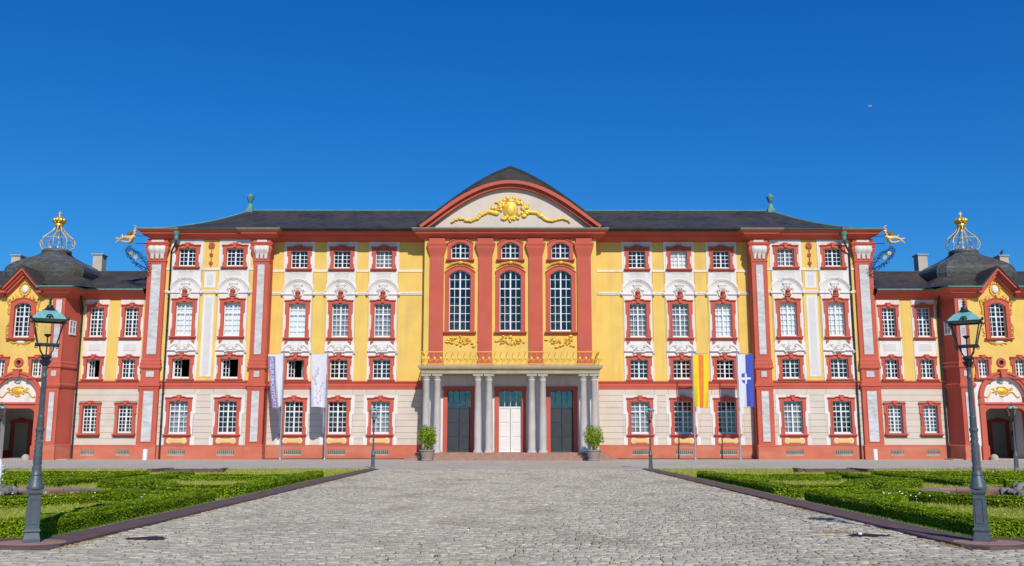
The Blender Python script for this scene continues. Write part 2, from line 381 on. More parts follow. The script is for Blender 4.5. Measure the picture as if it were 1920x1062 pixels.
def np_mesh(name, V, F, mats, parent=None):         # V (n,3), F (m,k) arrays
    me = bpy.data.meshes.new(name); k = F.shape[1]
    me.vertices.add(len(V)); me.vertices.foreach_set('co', np.ascontiguousarray(V, np.float32).ravel())
    me.loops.add(F.size); me.loops.foreach_set('vertex_index', np.ascontiguousarray(F, np.int32).ravel())
    me.polygons.add(len(F)); me.polygons.foreach_set('loop_start', np.arange(len(F), dtype=np.int32) * k)
    try: me.polygons.foreach_set('loop_total', np.full(len(F), k, np.int32))
    except Exception: pass
    for m in (mats if isinstance(mats, (list, tuple)) else [mats]): me.materials.append(m)
    me.update(calc_edges=True); me.validate()
    o = bpy.data.objects.new(name, me); COL.objects.link(o); o.parent = parent
    return o

# ================================================================== GROUND
g = MB(); g.box(-1500, 1500, -1500, 1500, -0.9, -0.6); kind(g.build('ground', M['soil']), 'structure')

ROAD = 7.05                                          # half width between the kerbs
GF, GB = 14.75, 51.0                                 # garden front and back edge
def zg(ax, y):                                       # parterre surface: sunken a quarter metre behind its grass bank
    e = min(ax - 7.7, y - 15.4, (GB - y) * 0.42)
    t = max(0.0, min(1.0, e / 0.8)); t = t * t * (3 - 2 * t)
    return 0.03 - 0.15 * t

def plaza_mat():
    m = mat('worn_plaza_paving', (0.54, 0.49, 0.41), 0.9, var=0.1, scale=0.4, dirt=((0.30, 0.27, 0.23), 0.5, (0.25, 1.2, 1)))
    nt = m.node_tree; b = nt.nodes['Principled BSDF']; geo = nt.nodes.new('ShaderNodeNewGeometry')
    br = nt.nodes.new('ShaderNodeTexBrick'); br.inputs['Scale'].default_value = 1.0
    br.inputs['Brick Width'].default_value = 0.2; br.inputs['Row Height'].default_value = 0.19; br.inputs['Mortar Size'].default_value = 0.012
    br.inputs['Color1'].default_value = (1.08, 1.08, 1.08, 1); br.inputs['Color2'].default_value = (0.86, 0.86, 0.86, 1); br.inputs['Mortar'].default_value = (0.5, 0.48, 0.45, 1)
    nt.links.new(geo.outputs['Position'], br.inputs['Vector'])
    old = b.inputs['Base Color'].links[0].from_socket
    mu = nt.nodes.new('ShaderNodeVectorMath'); mu.operation = 'MULTIPLY'
    nt.links.new(old, mu.inputs[0]); nt.links.new(br.outputs['Color'], mu.inputs[1]); nt.links.new(mu.outputs[0], b.inputs['Base Color'])
    return m
M['plaza'] = plaza_mat()
p = MB(); p.box(-90, 90, GB, 110, -0.5, 0.0); plaza = kind(p.build('plaza', M['plaza']), 'structure')
p = MB(); p.box(-90, 90, -60, GF, -0.5, -0.03); kind(p.build('forecourt', M['bed']), 'structure')
p = MB(); p.box(-ROAD, ROAD, GF + 0.002, GB - 0.002, -0.5, -0.03); road = kind(p.build('road', M['bed']), 'structure')

# cobbles: rows across the drive, every stone a low cushion of its own
def stone_geo(x0, x1, y0, y1, h):
    j = lambda a: a * (0.5 + random.random())
    e = 0.004 if random.random() < .62 else 0.013
    base = [(x0 + j(e), y0 + j(e)), (x1 - j(e), y0 + j(e)), (x1 - j(e), y1 - j(e)), (x0 + j(e), y1 - j(e))]
    cx, cy = (x0 + x1) / 2, (y0 + y1) / 2
    tilt = (random.uniform(-.012, .012), random.uniform(-.012, .012))
    vs = [(x, y, -0.035) for x, y in base]
    vs += [(x, y, h - 0.0045 + random.uniform(-.003, .002)) for x, y in base]
    for x, y in base:
        q = 0.88
        vs.append((cx + (x - cx) * q, cy + (y - cy) * q, h + (x - cx) * tilt[0] * 3 + (y - cy) * tilt[1] * 3))
    fs = [(8, 9, 10, 11)]
    for i in range(4):
        k = (i + 1) % 4
        fs += [(i, k, 4 + k, 4 + i), (4 + i, 4 + k, 8 + k, 8 + i)]
    return vs, fs
GRATES = [(-6.2, 16.4), (6.28, 16.9)]
stones = []
y = 10.6
row = 0
while y < GB - 0.02:
    d = random.uniform(0.15, 0.19)
    if y + d > GF and y < GF: d = GF - y
    if y >= GF - 1e-6: spans = [(-ROAD + .004, -6.06), (-6.03, 6.03), (6.06, ROAD - .004)]     # a straight channel joint a metre from each kerb
    else: spans = [(-11.0 - random.random() * .2, 11.0)]
    for xa, xb in spans:
        x = xa; bow = random.uniform(-.014, .014) + (0 if abs(xa) < 6.05 else random.uniform(-.03, .03))
        while x < xb - 0.02:
            w = random.uniform(0.11, 0.225)
            if xb - (x + w) < 0.1: w = xb - x
            cx = x + w / 2; cy = y + d / 2
            if not any(abs(cx - gx) < 0.36 and abs(cy - gy) < 0.31 for gx, gy in GRATES) and random.random() > 0.004:
                stones.append((x, x + w, y + random.uniform(-.008, .008) + bow, y + d + bow + random.uniform(-.006, .006), random.uniform(-.006, .007)))
            x += w
    y += max(d, 0.03); row += 1
vis = [s for s in stones if s[2] > 11.75 and abs(s[0] + s[1]) / 2 < 0.548 * s[2] + 0.3]
rest_first = sorted(vis, key=lambda s: s[2])[:300]
chosen = set(map(id, rest_first))
fv, ff = [], []
for s in stones:
    vs, fs = stone_geo(*s)
    if id(s) in chosen:
        me = bpy.data.meshes.new('cobblestone'); me.from_pydata(vs, [], fs); me.materials.append(M['stone'])
        o = bpy.data.objects.new('cobblestone', me); COL.objects.link(o); o.parent = road
    else:
        b = len(fv); fv += vs; ff += [[b + i for i in f] for f in fs]
kind(np_mesh('cobble_field', np.array(fv), np.array(ff), M['stone'], road), 'stuff')

# moss and dry weeds in the joints
def tufts(n, fx, h, w, m, name, parent=None, spread=0.03, blades=5):
    V = []; F = []
    for _ in range(n):
        x, y, z = fx()
        for _ in range(blades):
            a = random.random() * 6.283; hh = h * random.uniform(.4, 1.2); px = x + random.gauss(0, spread); py = y + random.gauss(0, spread)
            lx = random.gauss(0, hh * .45); ly = random.gauss(0, hh * .45); b = len(V)
            V += [(px - math.cos(a) * w, py - math.sin(a) * w, z), (px + math.cos(a) * w, py + math.sin(a) * w, z), (px + lx, py + ly, z + hh)]
            F.append((b, b + 1, b + 2))
    return kind(np_mesh(name, np.array(V), np.array(F), m, parent), 'stuff')
def pick_joint():
    s = random.choice(stones); return (s[0], s[2], -0.012)
def patch_joint():
    while True:
        s = random.choice(stones)
        q = math.sin(s[0] * .9 + 1.3) * math.sin(s[2] * .45 + .6) + math.sin(s[0] * .37 - s[2] * .3)
        if random.random() < max(0.05, q * .7): return (s[0], s[2], -0.014)
tufts(2800, patch_joint, 0.022, 0.026, M['moss'], 'joint_moss', None, 0.04, 6)
def kerb_joint():
    s = random.choice((-1, 1)); yy = 15 + 33 * random.random() ** 1.6
    while math.sin(yy * 1.7 + s) + math.sin(yy * .6) < random.uniform(-1.2, 1.0): yy = 15 + 33 * random.random() ** 1.6
    return (s * (ROAD - abs(random.gauss(0, .09)) - .02), yy, -0.01)
tufts(360, kerb_joint, 0.03, 0.022, M['dryweed'], 'dry_weeds', None, 0.06, 7)
tufts(40, lambda: (6.05 + random.gauss(-.2, .25), 17.25 + random.gauss(0, .12), -0.01), 0.03, 0.02, M['dryweed'], 'dry_weeds', None, 0.05, 6)

for i, (gx, gy) in enumerate(GRATES):
    t = thing('manhole_cover', ['square iron drain cover in the cobbles by the kerb on the banner side',
                                'square iron drain cover with a white pebble beside the patch of dry weeds'][i], 'drain cover', (gx, gy, -0.03), 'iron drain covers in the drive')
    t.rotation_euler = (0, 0, R(-38 if i else 38))
    a = MB(); a.box(-.30, .30, -.25, .25, 0.0, 0.03)
    a.build('cover_frame', M['iron_cover'], t)
    a = MB()
    for k in range(8): a.box(-.24, .24, -.20 + k * .052, -.20 + k * .052 + .030, 0.03, 0.040)
    a.build('grille_bars', M['iron_cover'], t)
    if i:
        pbl = MB(); pbl.blob((6.12, 16.82, 0.03), (.04, .03, .025)); tag(pbl.build('pebble', M['petal'], smooth=True), 'small white pebble lying on the square iron drain cover', 'pebble')

# ------------------------------------------------------------------ kerbs
kerb = kind(bpy.data.objects.new('kerb', None), 'structure'); COL.objects.link(kerb)
for s in (-1, 1):
    yy = 16.35
    while yy < GB:
        L = min(random.uniform(1.3, 1.9), GB - yy)
        if GB - yy - L < 0.4: L = GB - yy
        k = MB(s); z = 0.035 + random.uniform(-.006, .006); w = 7.72 + random.uniform(-.01, .01)
        x0 = ROAD + random.uniform(0, .012)
        k.xprism([(yy + .004, -.3), (yy + L - .004, -.3), (yy + L - .004, z), (yy + .004, z)], x0 + .012, w)
        k.xprism([(yy + .004, -.3), (yy + L - .004, -.3), (yy + L - .004, z - .012), (yy + .004, z - .012)], x0, x0 + .012)
        k.build('kerb_stone', M['sandstone'], kerb)
        yy += L
    # corner slab with the lamp's round collar, then the front kerb
    c = MB(s); c.zprism([(ROAD + .0, 16.346), (ROAD + .02, 15.1), (7.35, GF + .02), (9.3, GF + .02), (9.3, 15.4), (8.75, 15.95), (7.72, 16.346)], -.3, 0.037)
    c.build('corner_slab', M['sandstone'], kerb)
    c = MB(s); c.zprism([(7.66 + .47 * math.cos(a) * 1.15, 15.42 + .42 * math.sin(a)) for a in [i * math.pi / 12 for i in range(24)]], 0.0372, 0.043)
    c.build('lamp_collar', M['sandpink'], kerb)
    xx = 9.304
    while xx < 26:
        L = random.uniform(1.3, 1.8); k = MB(s)
        k.box(xx, xx + L - .008, GF + .02, 15.4, -.3, 0.035 + random.uniform(-.005, .005)); k.build('kerb_stone', M['sandstone'], kerb); xx += L
    # far edge of the garden towards the plaza
    xx = 7.724
    while xx < 34:
        L = random.uniform(1.6, 2.1); k = MB(s)
        if not (xx < 18.9 and xx + L > 14.4):
            k.box(xx, xx + L - .008, GB - .22, GB - .003, -.3, 0.03); k.build('kerb_stone', M['sandstone'], kerb)
        xx += L

# ------------------------------------------------------------------ parterres
BX, BY, BR = 16.2, 30.2, 3.05                        # basin centre and radius
def sheet(name, xs, ys, fz, m, s):
    V = np.array([(s * x, y, fz(x, y)) for y in ys for x in xs]); n = len(xs); F = []
    for j in range(len(ys) - 1):
        for i in range(n - 1):
            a = j * n + i; F.append((a, a + 1, a + n + 1, a + n) if s > 0 else (a + n, a + n + 1, a + 1, a))
    o = np_mesh(name, V, np.array(F), m); o.data.polygons.foreach_set('use_smooth', [True] * len(F)); return kind(o, 'structure')
def frange(a, b, st): 
    n = max(1, int(round((b - a) / st))); return [a + (b - a) * i / n for i in range(n + 1)]
for s in (-1, 1):
    xs = frange(7.71, 9.5, .2) + frange(10, 45, 1.0); ys = frange(15.39, 17.2, .2) + frange(17.6, 46.6, .8) + frange(47, GB - .2, .4)
    sheet('lawn', xs, ys, zg, M['lawn'], s)
    sheet('path', frange(7.9, 9.4, .3), frange(25.9, 28.5, .5), lambda x, y: zg(x, y) + .012, M['gravel'], s)
    sheet('path', [7.715, 7.82, 7.93], frange(15.5, 46, .5), lambda x, y: zg(x, y) + .008, M['gravel'], s)

def grass(name, n, fx, h, w, m):
    xy = np.array([fx() for _ in range(n)]); z = np.array([zg(abs(a), b) for a, b in xy])
    a = rng.random(n) * 6.283; hh = h * (0.5 + rng.random(n)); lx = rng.normal(0, .4, n) * hh; ly = rng.normal(0, .4, n) * hh
    V = np.empty((n * 3, 3)); V[0::3] = np.c_[xy[:, 0] - np.cos(a) * w, xy[:, 1] - np.sin(a) * w, z]
    V[1::3] = np.c_[xy[:, 0] + np.cos(a) * w, xy[:, 1] + np.sin(a) * w, z]; V[2::3] = np.c_[xy[:, 0] + lx, xy[:, 1] + ly, z + hh]
    F = np.arange(n * 3).reshape(-1, 3); return kind(np_mesh(name, V, F, m), 'stuff')
def lawn_pt(s):
    def f():
        while True:
            y = 16 + 29 * random.random() ** 1.5; x = random.uniform(8.3, min(26, .56 * y + 1))
            r = math.hypot(x - BX, y - BY)
            if r > 3.2 and not (25.9 < y < 28.5 and x < 9.2): return (s * x, y)
    return f
for s in (-1, 1):
    grass('lawn_grass', 60000, lawn_pt(s), 0.075, 0.012, M['blade'])
    def verge_pt():
        if random.random() < .7: y = 15.5 + 30 * random.random() ** 1.8; return (s * (7.73 + abs(random.gauss(0, .07))), y)
        return (s * random.uniform(8.6, 13), 15.43 + abs(random.gauss(0, .25)))
    grass('verge_grass', 3200, verge_pt, 0.04, 0.010, M['verge'])
    grass('bank_grass', 16000, lambda: (s * random.uniform(7.9, 30), random.uniform(45.0, 50.7)), 0.07, 0.022, M['blade'])

def hedge(path, label, dens, w=0.66, h=0.35, leaf=0.045, group='clipped box hedges of the parterres'):
    # resample
    P = [np.array(p, float) for p in path]; pts = [P[0]]
    for a, b in zip(P[:-1], P[1:]):
        L = np.linalg.norm(b - a); n = max(1, int(L / .3))
        pts += [a + (b - a) * k / n for k in range(1, n + 1)]
    pts = np.array(pts); n = len(pts); d = np.gradient(pts, axis=0); d /= np.linalg.norm(d, axis=1)[:, None]
    nr = np.c_[d[:, 1], -d[:, 0]]
    prof = [(-.5, 0), (-.5, .55), (-.44, .93), (0, .98), (.44, .93), (.5, .55), (.5, 0)]
    mb = MB(); m = len(prof); vs = []
    for i in range(n):
        zb = zg(abs(pts[i][0]), pts[i][1]) - .02; bob = 1 + .05 * math.sin(i * .9) + random.uniform(-.04, .04); sh = random.uniform(-.02, .02)
        for o, q in prof:
            vs.append((pts[i][0] + nr[i][0] * (o * w * .90 + sh), pts[i][1] + nr[i][1] * (o * w * .90 + sh), zb + q * h * bob * .95))
    fs = [(i * m + k, (i + 1) * m + k, (i + 1) * m + k + 1, i * m + k + 1) for i in range(n - 1) for k in range(m - 1)]
    fs += [tuple(range(m)), tuple(range((n - 1) * m, n * m))]
    mb.add(vs, fs)
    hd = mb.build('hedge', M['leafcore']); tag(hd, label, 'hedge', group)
    # leaves over the sides, top and ends
    seg = np.linalg.norm(np.diff(pts, axis=0), axis=1); tot = seg.sum(); per = 2 * h + w
    N = int(tot * per * dens); cum = np.r_[0, np.cumsum(seg)]
    t = rng.random(N) * tot; idx = np.clip(np.searchsorted(cum, t) - 1, 0, n - 2); f = ((t - cum[idx]) / np.maximum(seg[idx], 1e-6))[:, None]
    c = pts[idx] * (1 - f) + pts[idx + 1] * f; nn = nr[idx] * (1 - f) + nr[idx + 1] * f
    u = rng.random(N) * per
    off = np.where(u < h, -w / 2, np.where(u < h + w, u - h - w / 2, w / 2)); hz = np.where(u < h, u, np.where(u < h + w, h, per - u))
    onor = np.where(u < h, -1., np.where(u < h + w, 0., 1.)); znor = np.where((u >= h) & (u < h + w), 1., 0.15)
    lump = 0.02 * np.sin(t * 2.3) + .015 * np.sin(t * 5.1 + 1)
    jit = rng.normal(0, .009, N)
    off = off + onor * (jit + lump * .5); hz = hz + np.where(znor > .5, jit + lump * .6, 0)
    # round the top edges
    corner = np.clip((hz / h - .8) / .2, 0, 1) * np.clip((np.abs(off) / (w / 2) - .8) / .2, 0, 1)
    off = off * (1 - .07 * corner); hz = hz - .035 * corner
    zb = np.array([zg(abs(a), b) for a, b in c])
    ctr = np.c_[c + nn * off[:, None], zb + np.maximum(hz, .0)]
    nor = np.c_[nn * onor[:, None] * .55, np.maximum(znor, .8)] + rng.normal(0, .30, (N, 3)); nor /= np.linalg.norm(nor, axis=1)[:, None]
    # ends
    ne = int(w * h * dens)
    for e, sg in ((0, -1), (n - 1, 1)):
        o = rng.uniform(-w / 2, w / 2, ne); q = rng.uniform(0, h, ne)
        ce = np.c_[pts[e] + nr[e] * o[:, None] + d[e] * sg * rng.normal(.01, .015, ne)[:, None], zg(abs(pts[e][0]), pts[e][1]) + q]
        ctr = np.r_[ctr, ce]; nb = np.c_[np.tile(d[e] * sg * .55, (ne, 1)), np.full(ne, .8)] + rng.normal(0, .5, (ne, 3)); nor = np.r_[nor, nb / np.linalg.norm(nb, axis=1)[:, None]]
    # sprigs that stand out of the clipped top
    N = len(ctr)
    a = np.cross(nor, rng.normal(0, 1, (N, 3))); a /= np.linalg.norm(a, axis=1)[:, None]; b = np.cross(nor, a)
    L = (leaf * rng.uniform(.6, 1.4, N))[:, None]
    V = np.empty((N * 4, 3)); V[0::4] = ctr - a * L * .75; V[1::4] = ctr - b * L * .42 + nor * L * .15; V[2::4] = ctr + a * L * .75; V[3::4] = ctr + b * L * .42 + nor * L * .15
    kind(np_mesh('foliage', V, np.arange(N * 4).reshape(-1, 4), M['leaf'], hd), 'stuff')
    return hd
def arcpts(r, a0, a1, n=14): return [(BX + r * math.cos(R(a0 + (a1 - a0) * i / n)), BY + r * math.sin(R(a0 + (a1 - a0) * i / n))) for i in range(n + 1)]
side = {-1: 'banner side', 1: 'yellow flag side'}
for s in (-1, 1):
    mir = lambda p: [(s * x, y) for x, y in p]
    w_ = side[s]
    hedge(mir([(8.26, 16.2), (8.26, 25.7)]), 'nearest long box hedge along the kerb of the drive, ' + w_, 5200, h=.39, leaf=.030)
    hedge(mir([(8.62, 16.54), (10.6, 16.54)]), 'short box hedge turning off beside the near lamp, ' + w_, 4600, h=.39, leaf=.030)
    hedge(mir([(8.62, 25.4), (9.6, 25.9), (11.0, 27.2)]), 'short slanting box hedge at the near side of the path gap, ' + w_, 3000, leaf=.036)
    hedge(mir([(11.3, 28.0), (11.9, 26.2), (12.9, 24.7), (14.4, 23.6), (16.6, 23.2)]), 'curved box hedge in front of the fountain basin, ' + w_, 3000, h=.29, leaf=.036)
    hedge(mir([(8.26, 28.7), (8.26, 40.4)]), 'farther box hedge along the kerb of the drive, ' + w_, 2200, leaf=.04)
    hedge(mir([(8.62, 29.0), (10.2, 29.2), (11.0, 30.6)]), 'short box hedge at the far side of the path gap, ' + w_, 2200, leaf=.04)
    hedge(mir(arcpts(4.7, 172, 112)), 'broad curved box hedge between basin and drive, ' + w_, 1700, w=1.3, leaf=.042)
    hedge(mir([(8.62, 40.1), (13.8, 40.1)]), 'straight box hedge at the far end of the parterre by the drive, ' + w_, 1700, h=.25, leaf=.045)
    hedge(mir([(14.9, 36.0), (14.9, 44.0)]), 'box hedge along the middle path, nearer the drive, ' + w_, 1500, h=.25, leaf=.045)
    hedge(mir([(17.0, 35.0), (17.0, 44.0)]), 'box hedge along the middle path, farther from the drive, ' + w_, 1500, h=.25, leaf=.045)
    hedge(mir([(17.4, 43.7), (26, 43.7)]), 'straight box hedge at the far end of the outer parterre, ' + w_, 1500, h=.25, leaf=.045)
    hedge(mir([(17.5, 37.5), (19.5, 36.6), (22, 36.2), (25, 36.2)]), 'bent box hedge behind the basin in the outer parterre, ' + w_, 1500, leaf=.045)
    hedge(mir(arcpts(4.7, 68, 10)), 'broad curved box hedge at the outer far side of the basin, ' + w_, 1500, w=1.1, leaf=.045)

def flowers(n, fx, m, name, hz):
    V = []; F = []
    for _ in range(n):
        x, y = fx(); z = zg(abs(x), y) + hz * random.uniform(.7, 1.15); r = random.uniform(.013, .024); b = len(V)
        for k in range(6): V.append((x + r * math.cos(k * 1.047), y + r * .6 * math.sin(k * 1.047), z + r * .5 * math.sin(k * 1.047 + .4)))
        F += [(b, b + 1, b + 2, b + 3), (b, b + 3, b + 4, b + 5)]
    kind(np_mesh(name, np.array(V), np.array(F), m), 'stuff')
flowers(12, lambda: (-random.choice([9.2, 11.0, 12.4]) + random.gauss(0, .35), random.gauss(24.9, .35)), M['petal'], 'white_daisies', .36)
flowers(14, lambda: (random.choice([10.0, 10.4, 11.2]) + random.gauss(0, .3), random.gauss(24.9, .3)), M['petal'], 'white_daisies', .36)
flowers(36, lambda: (random.choice((-1, 1)) * random.uniform(15, 23), random.gauss(42.2, .6)), M['petal'], 'white_daisies', .3)
flowers(40, lambda: (12.7 + random.gauss(0, .3), 23.2 + random.gauss(0, .25)), M['ypetal'], 'yellow_wildflowers', .3)
flowers(50, lambda: (random.choice((-1, 1)) * random.uniform(9.5, 15), random.uniform(19, 27)), M['ypetal'], 'yellow_wildflowers', .12)

# ------------------------------------------------------------------ fountain basins, rocks, steps
for s in (-1, 1):
    t = thing('fountain_basin', 'round sandstone fountain basin %s' % ('with a thin white jet, banner side of the drive' if s < 0 else 'without a jet, yellow flag side of the drive'),
              'basin', (s * BX, BY, -.28), 'round fountain basins')
    nst = 20
    for i in range(nst):
        a0, a1 = 2 * math.pi * i / nst + .004, 2 * math.pi * (i + 1) / nst - .004
        b = MB(); b.lathe([(BR, 0), (BR, .15), (BR + .05, .17), (BR + .05, .24), (BR, .262), (BR - .27, .262), (BR - .30, .24), (BR - .30, -.3)], (0, 0, 0), 3, 0, a0, a1)
        b.build('rim_stone', M['sandstone2'], t, fix=True)
    b = MB(); b.lathe([(BR - .31, -.32), (BR - .31, .195)], (0, 0, 0), 40); b.build('basin_water', M['basinwater'], t)
    r = MB()
    rr = random.Random(5 + s)
    for k in range(60):
        a = rr.random() * 6.28; q = rr.random() ** .7 * .62; r.blob((q * math.cos(a), q * math.sin(a), .02 + .42 * (.75 - q) * rr.random()), (rr.uniform(.07, .17), rr.uniform(.07, .17), rr.uniform(.06, .14)), 7, 5)
    rk = r.build('fountain_rock', M['rock'], None, loc=(s * BX, BY, -.09)); tag(rk, 'rough rock pile with a white water jet in the basin' if s < 0 else 'dry rough rock pile in the middle of the jetless basin', 'rock', 'rock piles in the fountain basins')
    if s < 0:
        j = MB(); j.tube([(0, 0, .4), (.02, 0, .7), (.0, 0, .95), (-.02, 0, 1.1)], [.05, .06, .07, .03], 8)
        for k in range(40):
            a = rr.random() * 6.28; h = rr.uniform(.35, 1.05); q = .05 + .12 * rr.random() * (1.1 - h); j.blob((q * math.cos(a), q * math.sin(a), h), (.02, .02, .035), 5, 3)
        j.build('water_jet', M['spray'], rk, smooth=True)
    t = thing('garden_steps', 'low dark sandstone steps with flared cheeks down to the parterre, %s' % side[s], 'steps', (s * 16.7, 50.9, 0), 'sandstone garden steps')
    for k, (ya, yb, zt) in enumerate(((-1.3, .06, .035), (-1.75, -1.302, -.045))):
        b = MB(s); b.box(-1.3, 1.3, ya, yb, -.5, zt); b.build('step', M['sandstone'], t)
    for q in (-1, 1):
        b = MB(); b.zprism([(q * 1.31, .05), (q * 1.58, .05), (q * 1.95, -2.1), (q * 1.66, -2.1)], -.5, .085); b.build('cheek_wall', M['sandstone'], t)

# guard stones and bollards
for s in (-1, 1):
    b = MB(); b.lathe([(.165, 0), (.165, .76), (.14, .8), (.05, .815)], (s * 27.55, 71.6, 0), 14)
    tag(b.build('bollard', M['bollard'], smooth=True), ('white round bollard before the corner pilaster, banner side' if s < 0 else 'white round bollard before the corner pilaster, yellow flag side'), 'bollard', 'white bollards')
    for q in ((1.36,) if s > 0 else (1.36, -1.36)):
        b = MB(); b.lathe([(.29, 0), (.29, .15), (.25, .3), (.14, .41), (.03, .44)], (s * 37.85 - s * q, 71.5, 0), 12)
        tag(b.build('guard_stone', M['palestone'], smooth=True), 'round pale guard stone at the gate arch, %s' % ('banner side, behind the near lamp' if (s < 0 and q > 0) else 'outer jamb, banner side' if s < 0 else 'yellow flag side'), 'guard stone', 'guard stones at the gates')

# ================================================================== WINDOWS (built once per kind, copied)
def sash_mesh(w, h, nx, rows, transom=None, arch=0.0, mw=0.042, mode='shut'):
    b = MB(); fr = .07; y0, y1 = 0.0, .06
    b.box(-w / 2, -w / 2 + fr, y0, y1, 0, h); b.box(w / 2 - fr, w / 2, y0, y1, 0, h)
    b.box(-w / 2 + fr, w / 2 - fr, y0, y1, 0, fr + .04)
    top = lambda x: h - arch * (x / (w / 2)) ** 2 if arch else h
    if arch:
        n = 10; q = [(-w / 2 + w * i / n) for i in range(n + 1)]
        b.strip([(x, top(x) - fr) for x in q], [(x, h + .05) for x in q], y0 + .003, y1 - .003)
    else: b.box(-w / 2 + fr, w / 2 - fr, y0, y1, h - fr, h)
    zlo, zhi = fr + .04, h - fr
    if mode == 'shut':
        b.box(-.055, .055, y0 - .012, y1 - .006, zlo, zhi)
        if transom: b.box(-w / 2 + fr, w / 2 - fr, y0 - .008, y1 - .004, transom - .045, transom + .045)
        for i in range(1, nx):
            x = -w / 2 + w * i / nx
            if abs(x) > .02: b.box(x - mw / 2, x + mw / 2, y0 + .008, y1 - .02, zlo, zhi)
        spans = [(zlo, transom - .045, rows[0]), (transom + .045, zhi, rows[1])] if transom else [(zlo, zhi, rows[0])]
        for a, c, n in spans:
            for k in range(1, n):
                z = a + (c - a) * k / n; b.box(-w / 2 + fr, w / 2 - fr, y0 + .011, y1 - .017, z - mw / 2, z + mw / 2)
    else:                                            # left leaf swung into the room, right leaf folded right back
        def leaf(hx, sgn, ang, lw):
            c, s_ = math.cos(ang), math.sin(ang)
            def bar(a0, a1, z0, z1):
                t = .035
                P = [(hx + sgn * a * c, .05 + a * s_) for a in (a0, a1)]
                b.zprism([(P[0][0], P[0][1]), (P[1][0], P[1][1]), (P[1][0] + t * s_ * sgn, P[1][1] + t * c), (P[0][0] + t * s_ * sgn, P[0][1] + t * c)], z0, z1)
            bar(0, .06, zlo, zhi); bar(lw - .06, lw, zlo, zhi); bar(lw / 2 - .02, lw / 2 + .02, zlo, zhi)
            bar(.06, lw - .06, zlo, zlo + .06); bar(.06, lw - .06, zhi - .06, zhi)
            for k in range(1, 4):
                z = zlo + (zhi - zlo) * k / 4; bar(.06, lw - .06, z - .018, z + .018)
        leaf(-w / 2 + fr, 1, R(52), w / 2 - fr)
        leaf(w / 2 - fr, -1, R(82 if mode == 'open' else 62), w / 2 - fr)
    return b.mesh('sash', M['frame'])
def surround_mesh(w, h, fw=.34, ears=True, top=.30, key=True, arch=0.0):
    b = MB(); i = w / 2 - .03; W = w / 2 + fw; e = .055
    zb = -.06
    if arch:
        n = 14; inn = []; out = []
        for k in range(n + 1):
            x = -1 + 2 * k / n
            inn.append((x * i, h - .03 - arch * x * x)); out.append((x * W, h + fw * .95 - arch * 1.15 * x * x))
        b.strip(inn, out, -.13, .05)
        b.strip([(x, z) for x, z in out], [(x * 1.035, z + .07) for x, z in out], -.19, .0)
        for s in (-1, 1):
            b.prism([(s * i, zb), (s * W, zb), (s * W, out[0][1]), (s * i, inn[0][1])], -.13, .05)
            b.box(min(s * i, s * (i + .07)), max(s * i, s * (i + .07)), -.16, -.129, zb, inn[0][1] - .0)
        return b.mesh('surround', M['red'])
    for s in (-1, 1):
        if ears:
            pts = [(i, zb), (W + e * .6, zb), (W + e * .6, h * .17), (W - .045, h * .26), (W - .045, h * .66), (W + e, h * .70), (W + e, h - .03), (i, h - .03)]
        else: pts = [(i, zb), (W, zb), (W, h - .03), (i, h - .03)]
        b.prism([(s * x, z) for x, z in pts], -.11, .05)
        b.box(min(s * i, s * (i + .085)), max(s * i, s * (i + .085)), -.145, -.109, zb, h - .03)
    We = W + (e if ears else 0)
    b.prism([(-We, h - .03), (-We, h + top * .72), (-.52 * w / 1.4, h + top * .72), (-.36 * w / 1.4, h + top), (.36 * w / 1.4, h + top), (.52 * w / 1.4, h + top * .72), (We, h + top * .72), (We, h - .03)], -.113, .05)
    b.prism([(-i - .085, h - .03), (-i - .085, h + .05), (-.3, h + .05), (0, h + .10), (.3, h + .05), (i + .085, h + .05), (i + .085, h - .03)], -.148, -.112)
    hood = [(-We - .05, h + top * .72), (-.55 * w / 1.4, h + top * .72), (-.38 * w / 1.4, h + top), (.38 * w / 1.4, h + top), (.55 * w / 1.4, h + top * .72), (We + .05, h + top * .72)]
    b.strip(hood, [(x, z + .075) for x, z in hood], -.21, .0)
    if key:
        b.prism([(-.11, h + .04), (.11, h + .04), (.15, h + top + .12), (-.15, h + top + .12)], -.235, .0)
        b.box(-.19, .19, -.26, .0, h + top + .12, h + top + .17)
    return b.mesh('surround', M['red'])
def sill_mesh(w, fw=.34, feet=False):
    b = MB(); W = w / 2 + fw + .12
    b.box(-W, W, -.30, .04, -.145, -.062); b.box(-W + .06, W - .06, -.24, .04, -.21, -.146); b.box(-W + .1, W - .1, -.17, .04, -.26, -.211)
    if feet:
        for s in (-1, 1):
            b.prism([(s * (W - .12), -.262), (s * (W - .42), -.262), (s * (W - .36), -.42), (s * (W - .14), -.62)], -.13, .02)
    return b.mesh('sill', M['red'])
def sheet_mesh(name, w, h, m, y, arch=0.0, waves=0):
    b = MB()
    if waves:
        n = waves * 4; q = [(-w / 2 + w * i / n, y + .03 * math.sin(i * math.pi / 2 + .3)) for i in range(n + 1)]
        for i in range(n): b.add([(q[i][0], q[i][1], 0), (q[i + 1][0], q[i + 1][1], 0), (q[i + 1][0], q[i + 1][1], h), (q[i][0], q[i][1], h)], [(0, 1, 2, 3)])
    else: b.add([(-w / 2, y, .02), (w / 2, y, .02), (w / 2, y, h - arch * .3), (-w / 2, y, h - arch * .3)], [(0, 1, 2, 3)])
    return b.mesh(name, m)
WK = {}
